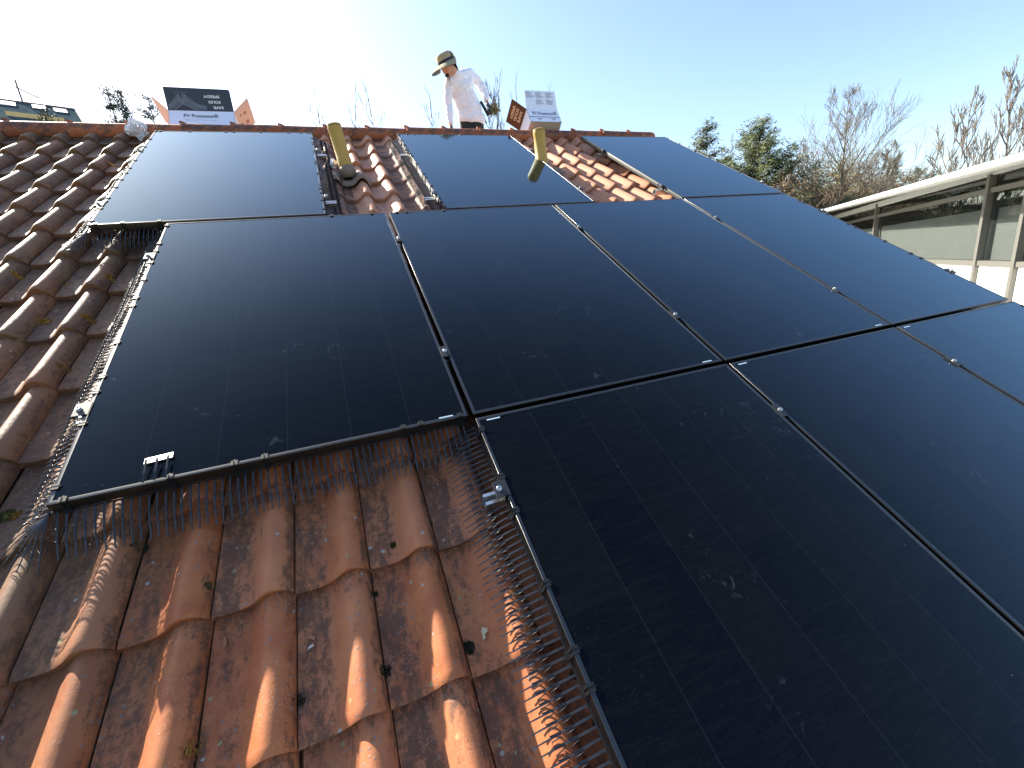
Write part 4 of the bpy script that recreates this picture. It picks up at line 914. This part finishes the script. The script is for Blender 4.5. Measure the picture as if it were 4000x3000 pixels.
conifer(3290, 640, 50, 17, 'olive evergreen behind the trunk of the big bare tree', 3.0, 'ivy', 'fir_tree', shape=.7, levels=18)
conifer(3365, 690, 50, 27, 'dark evergreen right of the big bare tree trunk', 2.4, 'needle2', 'fir_tree', shape=.8, levels=18)
bare_tree(3312, 430, 34, 21, 'tall bare tree with a pointed crown above the brown scrub', lvl=6, width=.50, nlimb=24, kids=3, minr=.0065, lean=.3, upb=.17, base_frac=.36, rk=.9, spread=.52)
bare_tree(3120, 610, 33, 22, 'spreading bare tree left of the tall pointed one', lvl=5, width=.36, nlimb=9, kids=3, mat='barkG', minr=.010, base_frac=.5, spread=.6)
bare_tree(3480, 610, 36, 23, 'wide bare tree leaning over the low fir right of the tall one', lvl=6, width=.46, nlimb=11, kids=3, minr=.009, lean=1.6, base_frac=.5, spread=.55)
bare_tree(3965, 350, 24, 31, 'tall straight budding tree at the right picture edge', lvl=5, width=.26, nlimb=20, kids=3, mat='twigG', buds=True, minr=.009, upb=.45, rk=.7, base_frac=.35, spread=.55)
bare_tree(4015, 450, 22, 32, 'second budding tree cut by the right picture edge', lvl=5, width=.26, nlimb=20, kids=2, mat='twigG', buds=True, minr=.009, upb=.45, rk=.6, base_frac=.35, spread=.55)
bare_tree(3800, 450, 22, 33, 'slim budding tree above the white roof, middle one of the three', lvl=5, width=.28, nlimb=13, kids=3, mat='twigG', buds=True, minr=.009, upb=.42, rk=.55, base_frac=.45, spread=.6)
bare_tree(3735, 530, 23, 38, 'thin forked budding tree leaning left beside the slim one', lvl=5, width=.26, nlimb=9, kids=3, mat='twigG', buds=True, minr=.009, upb=.35, rk=.5, base_frac=.5, spread=.6)
bare_tree(3660, 590, 22, 34, 'small budding tree with few arching branches over the roof edge', lvl=4, width=.24, nlimb=9, kids=3, mat='twigG', buds=True, minr=.009, rk=.5, base_frac=.5, spread=.65)
bare_tree(2862, 600, 34, 35, 'faint bare treetop behind the smaller pine', lvl=5, width=.3, nlimb=9, kids=3, minr=.008, base_frac=.5)
for i, (px, py, seed, lab, lv) in enumerate([(1262, 480, 41, 'faint bare treetop over the ridge left of the leaning pipe', 5), (1455, 460, 42, 'thin bare treetops over the ridge right of the leaning pipe', 5), (1385, 475, 48, 'thin bare treetop just right of the leaning pipe', 5), (1680, 460, 43, 'dark bare treetop over the ridge left of the man', 5),
                                      (2030, 445, 45, 'bare treetop behind the brown box flap', 5), (2150, 470, 46, 'single twig top above the white box', 4)]):
    bare_tree(px, py, 17, seed, lab, lvl=lv, width=.13, nlimb=10, kids=2, mat='barkD', minr=.005, upb=.4, rk=.4, base_frac=.55, spread=.5)
tm = bare_tree(1935, 420, 16, 44, 'bare tree with a round twiggy clump right of the man', lvl=5, width=.17, nlimb=18, kids=3, mat='barkD', minr=.006, upb=.4, rk=.45, base_frac=.5, spread=.5)
mb = MB(); rnd = random.Random(5); cc = at(1928, 428, 15.9)-Vector(tm.location)
for i in range(260):
    d = Vector((rnd.gauss(0,1), rnd.gauss(0,1), rnd.gauss(0,1))).normalized(); a = cc+d*rnd.uniform(0,.1); d2 = (d+Vector((rnd.gauss(0,.5), rnd.gauss(0,.5), rnd.gauss(0,.5)))).normalized(); mb.tube([a, a+d*.10, a+d*.10+d2*rnd.uniform(.06,.13)], .006, 3, caps=False)
mb.build('mistletoe', M['twigO'], tm)
conifer(417, 352, 30, 51, 'sparse dark larch left of the denser spruce behind the ridge', 2.3, 'needle3', 'spruce_tree', shape=.8, dens=1.0, gap=.25, levels=17, droop=.1, clump=.26)
conifer(466, 358, 30, 52, 'dark spruce behind the ridge above the plastic bag', 2.2, 'needle3', 'spruce_tree', shape=.9, levels=20, droop=.18, dens=1.6, gap=.08, clump=.3)
conifer(580, 396, 33, 53, 'rounded bluish pine behind the ridge left of the black flap box', 2.6, 'needle3', 'pine_tree', shape=.5, levels=17, topflat=.5, dens=1.2, gap=.12)
conifer(175, 446, 24, 54, 'tiny fir top in front of the distant slate roof', 1.0, 'needle2', 'fir_tree', shape=.9, levels=16)
shrub(3060, 640, 28, 61, 'rust brown scrub under the broad pine', 4.5, 34, ('twigR', 'twigB'), leaves=1500, leafmat='scrub')
shrub(3150, 540, 31, 62, 'dense brown scrub between the pine and the big bare tree', 5.0, 50, ('twigB', 'twigR'), leaves=1800, leafmat='scrub')
shrub(3245, 560, 37, 63, 'olive brown scrub at the foot of the tall bare tree', 4.5, 46, ('twigO', 'twigB'), leaves=1200)
shrub(3340, 600, 41, 64, 'reddish brown scrub right of the tall bare tree', 5.0, 50, ('twigR', 'twigB'), leaves=1500, leafmat='scrub')
shrub(3450, 640, 46, 65, 'pale brown scrub in front of the slender fir', 4.6, 36, ('twigB', 'twigR'), leaves=1200, leafmat='scrub')
shrub(3050, 730, 28, 66, 'tangled yellowish brown bush nearest the array edge', 3.2, 36, ('twigR', 'twigO'), leaves=900, L=.8)
shrub(3195, 670, 37, 67, 'dense tangle of ochre twigs beside the flat roof corner', 3.6, 44, ('twigR', 'twigB'), leaves=1200, leafmat='scrub', L=.8)

# ------------------------------------------------------------------ glazed building on the right
g = NG('white_render'); g.set(Base_Color=g.mix(g.noise(g.coord(), 3, 3), (.78,.77,.74), (.84,.83,.80)), Roughness=.7); M['white'] = g.m
M['concrete'] = simple('pale_concrete', (.47,.49,.49), .8, 0, .06, 3, .15); M['greyfr'] = simple('grey_mullion', (.125,.122,.11), .5, .2)
g = NG('window_glass'); g.set(Base_Color=(.02,.025,.025), Roughness=.02); g.p.inputs['IOR'].default_value = 1.7; g.p.inputs['Alpha'].default_value = .42; M['wglass'] = g.m
g = NG('lit_band_tone'); g.set(Base_Color=g.mix(g.noise(g.coord(), 5, 3), (.48,.55,.52), (.58,.64,.61)), Roughness=.9); M['litband'] = g.m  # sunlit tone of the lower glazing, put into the colour
M['dark'] = simple('dark_interior', (.03,.03,.028), .9)
SCL = 13.5/9.0
Pf = CAMP+(Vector((9.18244, 1.98853, CAMP.z))-CAMP)*SCL; dF = Vector((.71330, .70086, 0)); nF = Vector((-.70086, .71330, 0))
def fz(z): return (z-.45175)*SCL
gb = tag(empty('glazed_building', Vector((Pf.x, Pf.y, GZ)), (0,0,math.atan2(dF.y, dF.x))), 'modern building with a thin white flat roof and tall dark glazing', 'building')
GO = Pf.z-GZ                                     # local: x along the facade, y outwards (towards the array), z up
def Fb(mb, a0, a1, y0, y1, z0, z1, mi=0): mb.box((a0*SCL, y0, fz(z0)+GO), (a1*SCL, y1, fz(z1)+GO), mi)
mul = [4.42, .02, -.84, -1.9]
def ztop(a): return 1.085+.012*a
ends = [9.6]+mul+[-2.9]
for a in mul:
    mb = MB(); Fb(mb, a-.035, a+.035, -.06, .10, -1.6, ztop(a)+.02); mb.build('mullion', M['greyfr'], gb)
for i in range(len(ends)-1):
    hi, lo = ends[i]-.035, ends[i+1]+.035
    mb = MB(); Fb(mb, lo, hi, -.02, -.005, -.015, .86); mb.build('window_pane', M['wglass'], gb)
    mb = MB(); Fb(mb, lo, hi, -.02, -.006, .935, 1.06); mb.build('transom_pane', M['wglass'], gb)
    mb = MB(); Fb(mb, lo, hi, -.05, .06, .865, .93); mb.build('transom', M['greyfr'], gb)
    mb = MB(); Fb(mb, lo, hi, -.05, .075, -.085, -.02); mb.build('sill', M['greyfr'], gb)
    mb = MB(); Fb(mb, lo, hi, -.03, .03, -1.6, -.09); mb.build('wall_panel', M['white'], gb)
    mb = MB(); Fb(mb, lo+.02, hi-.02, -.12, -.11, -.02, .66); mb.build('sunlit_band', M['litband'], gb)  # pale sheet stands in for sunlit lower glazing, ending at the overhang's shadow line
mb = MB(); Fb(mb, -2.9, 9.6, -.04, .06, 1.09, 1.20); mb.build('head_beam', M['concrete'], gb)
mb = MB(); Fb(mb, -2.9, 9.7, -6, -5.9, -4, 1.1); Fb(mb, -2.9, 9.7, -5.9, -.4, -.5, -.45); Fb(mb, 9.61, 9.7, -6, -.05, -4, 1.1); mb.build('interior', M['dark'], gb)
mb = MB(); Fb(mb, -3.0, -2.905, -6.05, .04, -4, 1.06); mb.build('end_wall', M['white'], gb)
mb = MB(); o_ = .8*SCL                           # the thin roof slab, overhanging
A, Bq = 9.9, -3.3
def zt(a): return fz(1.135+.0235*(a+.1))+GO
def zb(a): return fz(1.072+.0235*(a+.1))+GO
pts = []
for a in (A, Bq):
    pts += [(a*SCL, o_, zb(a)), (a*SCL, o_, zt(a)), (a*SCL, -7, zt(a)+.1), (a*SCL, -7, zb(a)+.02), (a*SCL, .0, zb(a)+.10)]
mb.add(pts, [(0,5,6,1),(1,6,7,2),(2,7,8,3),(3,8,9,4),(4,9,5,0),(0,1,2,3,4),(9,8,7,6,5)]); mb.build('roof_slab', M['concrete'], gb)
mb = MB(); Fb(mb, -2.9, 9.7, -6, -.08, -4.0, -1.62); mb.box((-2.9*SCL,-6,-.2), (9.7*SCL,.03,fz(-1.6)+GO)); mb.build('base_wall', M['white'], gb)

# ------------------------------------------------------------------ distant house with slate roof on the left
g = NG('slate'); P = g.coord(); g.set(Base_Color=g.mix(g.noise(P, 2, 4), (.028,.045,.05), (.115,.155,.165)), Roughness=.9); g.p.inputs['Specular IOR Level'].default_value = 0; M['slate'] = g.m
M['yellowwood'] = simple('yellow_fascia', (.75,.52,.22), .7, 0, .2, 2); M['blueglass'] = simple('dormer_glass', (.17,.27,.33), .5, 0, .3, 1.5); M['redtrim'] = simple('ridge_trim', (.16,.10,.10), .8); M['skyl'] = simple('skylight_glass', (.60,.70,.76), .15)
RR_ = at(296, 430, 42); zr = RR_.z; RL = at_z(-260, 357, zr)
dr = (RR_-RL); dr.z = 0; LR = dr.length; dr.normalize(); nr = Vector((dr.y, -dr.x, 0))
if nr.dot(CAMP-RR_) < 0: nr = -nr
sb = tag(empty('slate_house', Vector((RL.x, RL.y, GZ))), 'distant house with dark slate roof, skylights and a long yellow-trimmed dormer', 'building')
SL0 = Vector((RL.x, RL.y, GZ))
# verge: steepness chosen so that the right edge of the slope falls as seen
pq = pray(338, 471); den = pq.x*dr.x+pq.y*dr.y; tq = ((RR_-CAMP).x*dr.x+(RR_-CAMP).y*dr.y)/den; VX = CAMP+pq*tq; hz = (VX-RR_).x*nr.x+(VX-RR_).y*nr.y; slope = (zr-VX.z)/max(.3, hz)
slope = .50; RWd = 12.0
def sp(a, w_, off=0.0): # point on the slope: a metres along the ridge from the left, w_ metres down slope (horizontal)
    nn = (nr*slope+Vector((0,0,1))).normalized(); return RL+dr*a+nr*w_+Vector((0,0,-slope*w_))+nn*off-SL0
mb = MB(); bkp = lambda a, w_: RL+dr*a-nr*w_+Vector((0,0,-slope*w_))-SL0
mb.add([sp(-6,0), sp(LR,0), sp(LR,RWd), sp(-6,RWd), bkp(-6,RWd), bkp(LR,RWd)], [(3,2,1,0),(0,1,5,4)]); mb.build('roof', M['slate'], sb)
mb = MB(); lo = [sp(-6,RWd-.5,-.3), sp(LR-.3,RWd-.5,-.3), bkp(LR-.3,RWd-.5), bkp(-6,RWd-.5)]
mb.add([*lo, *[Vector((p.x, p.y, 0)) for p in lo], sp(LR-.3,0,-.3)], [(0,1,5,4),(1,2,6,5),(2,3,7,6),(3,0,4,7),(1,8,2)]); mb.build('wall', M['wallp'], sb)
mb = MB(); mb.tube([sp(-6,0,.03), sp(LR,0,.03), sp(LR,RWd,.03)], .07, 5); mb.build('ridge_trim', M['redtrim'], sb)
def slope_px(px, py):                            # (a, w) of a photo pixel on the slope plane
    nn = nr*slope+Vector((0,0,1)); d = pray(px, py); t = (RL-CAMP).dot(nn)/d.dot(nn); X = CAMP+d*t-RL; return X.dot(dr), X.x*nr.x+X.y*nr.y
for (x0, y0, x1, y1) in ((16, 400, 52, 413), (137, 414, 170, 427), (220, 428, 255, 444), (-4, 396, 17, 409)):
    a0, w0 = slope_px((x0+x1)/2-10, y0); a1, w1 = slope_px((x0+x1)/2+10, y1)
    hw = .3; c_ = (a0+a1)/2; w1 = w0+1.1; f_ = empty_f = MB(); q = [sp(c_-hw, w1, .07), sp(c_+hw, w1, .07), sp(c_+hw, w0, .07), sp(c_-hw, w0, .07)]; q0 = [sp(c_-hw, w1, 0), sp(c_+hw, w1, 0), sp(c_+hw, w0, 0), sp(c_-hw, w0, 0)]
    f_.add(q0+q, [(i, (i+1)%4, 4+(i+1)%4, 4+i) for i in range(4)]); f_.add([p+Vector((0,0,.005)) for p in q], [(0,1,2,3)], 1); f_.build('skylight', [M['slate'], M['skyl']], sb)
a0, w0 = slope_px(20, 418); a1, w1 = slope_px(236, 443); wd0 = min(w0, w1)*.95+1.7; zz = 2.6; prj = .9
mb = MB(); q = [sp(a0,wd0), sp(a1,wd0), sp(a1,wd0)+nr*prj+Vector((0,0,-.2)), sp(a0,wd0)+nr*prj+Vector((0,0,-.2))]
mb.add(q+[p+Vector((0,0,-.24)) for p in q], [(0,3,2,1),(4,5,6,7),(2,3,7,6),(1,2,6,5),(0,4,7,3)]); mb.build('dormer_roof', M['yellowwood'], sb)
mb = MB(); i0 = .25; b0_, b1_ = q[3]-nr*.3+dr*i0+Vector((0,0,-.35)), q[2]-nr*.3-dr*i0+Vector((0,0,-.35)); c0_, c1_ = q[0]+dr*i0+Vector((0,0,-.3)), q[1]-dr*i0+Vector((0,0,-.3))
mb.add([b0_, b1_, b1_-Vector((0,0,zz)), b0_-Vector((0,0,zz)), c0_, c1_, c1_-Vector((0,0,zz)), c0_-Vector((0,0,zz))], [(0,3,2,1),(1,2,6,5),(0,4,7,3)]); mb.build('dormer_glazing', M['blueglass'], sb)
ll = (b1_-b0_).length
for k in range(9):
    mb = MB(); c_ = b0_+(b1_-b0_)*(k/8)+nr*.03; mb.tube([c_, c_-Vector((0,0,zz))], .06, 4); mb.build('dormer_post', simple('post_white', (.6,.66,.7), .5) if k == 0 else bpy.data.materials['post_white'], sb)
pa = slope_px(90, 404); mb = MB(); b_0 = sp(pa[0], 0); mb.tube([b_0, b_0+Vector((0,0,1.3))], .05, 5); mb.tube([b_0+Vector((-.1,0,.9)), b_0+Vector((.9,0,.3))], .04, 4); mb.build('aerial', M['greyfr'], sb)

# ------------------------------------------------------------------ ground
g = NG('ground_grass'); P = g.coord(); g.set(Base_Color=g.mix(g.noise(P, .3, 6), (.05,.06,.02), (.13,.11,.05)), Roughness=.95); M['ground'] = g.m
mb = MB(); mb.add([(-900,-900,GZ),(900,-900,GZ),(900,900,GZ),(-900,900,GZ)], [(0,1,2,3)]); tag(mb.build('ground', M['ground']), kind='structure')
mb = MB(); mb.add([(5.2,-16,GZ+.004),(22,-16,GZ+.004),(22,14,GZ+.004),(5.2,9,GZ+.004)], [(0,1,2,3)]); tag(mb.build('bounce_ground', simple('pale_bounce_ground', (.62,.60,.56), .85, 0, .12, 2)), kind='structure')  # unseen pale ground, added to bounce light up onto the slab's soffit
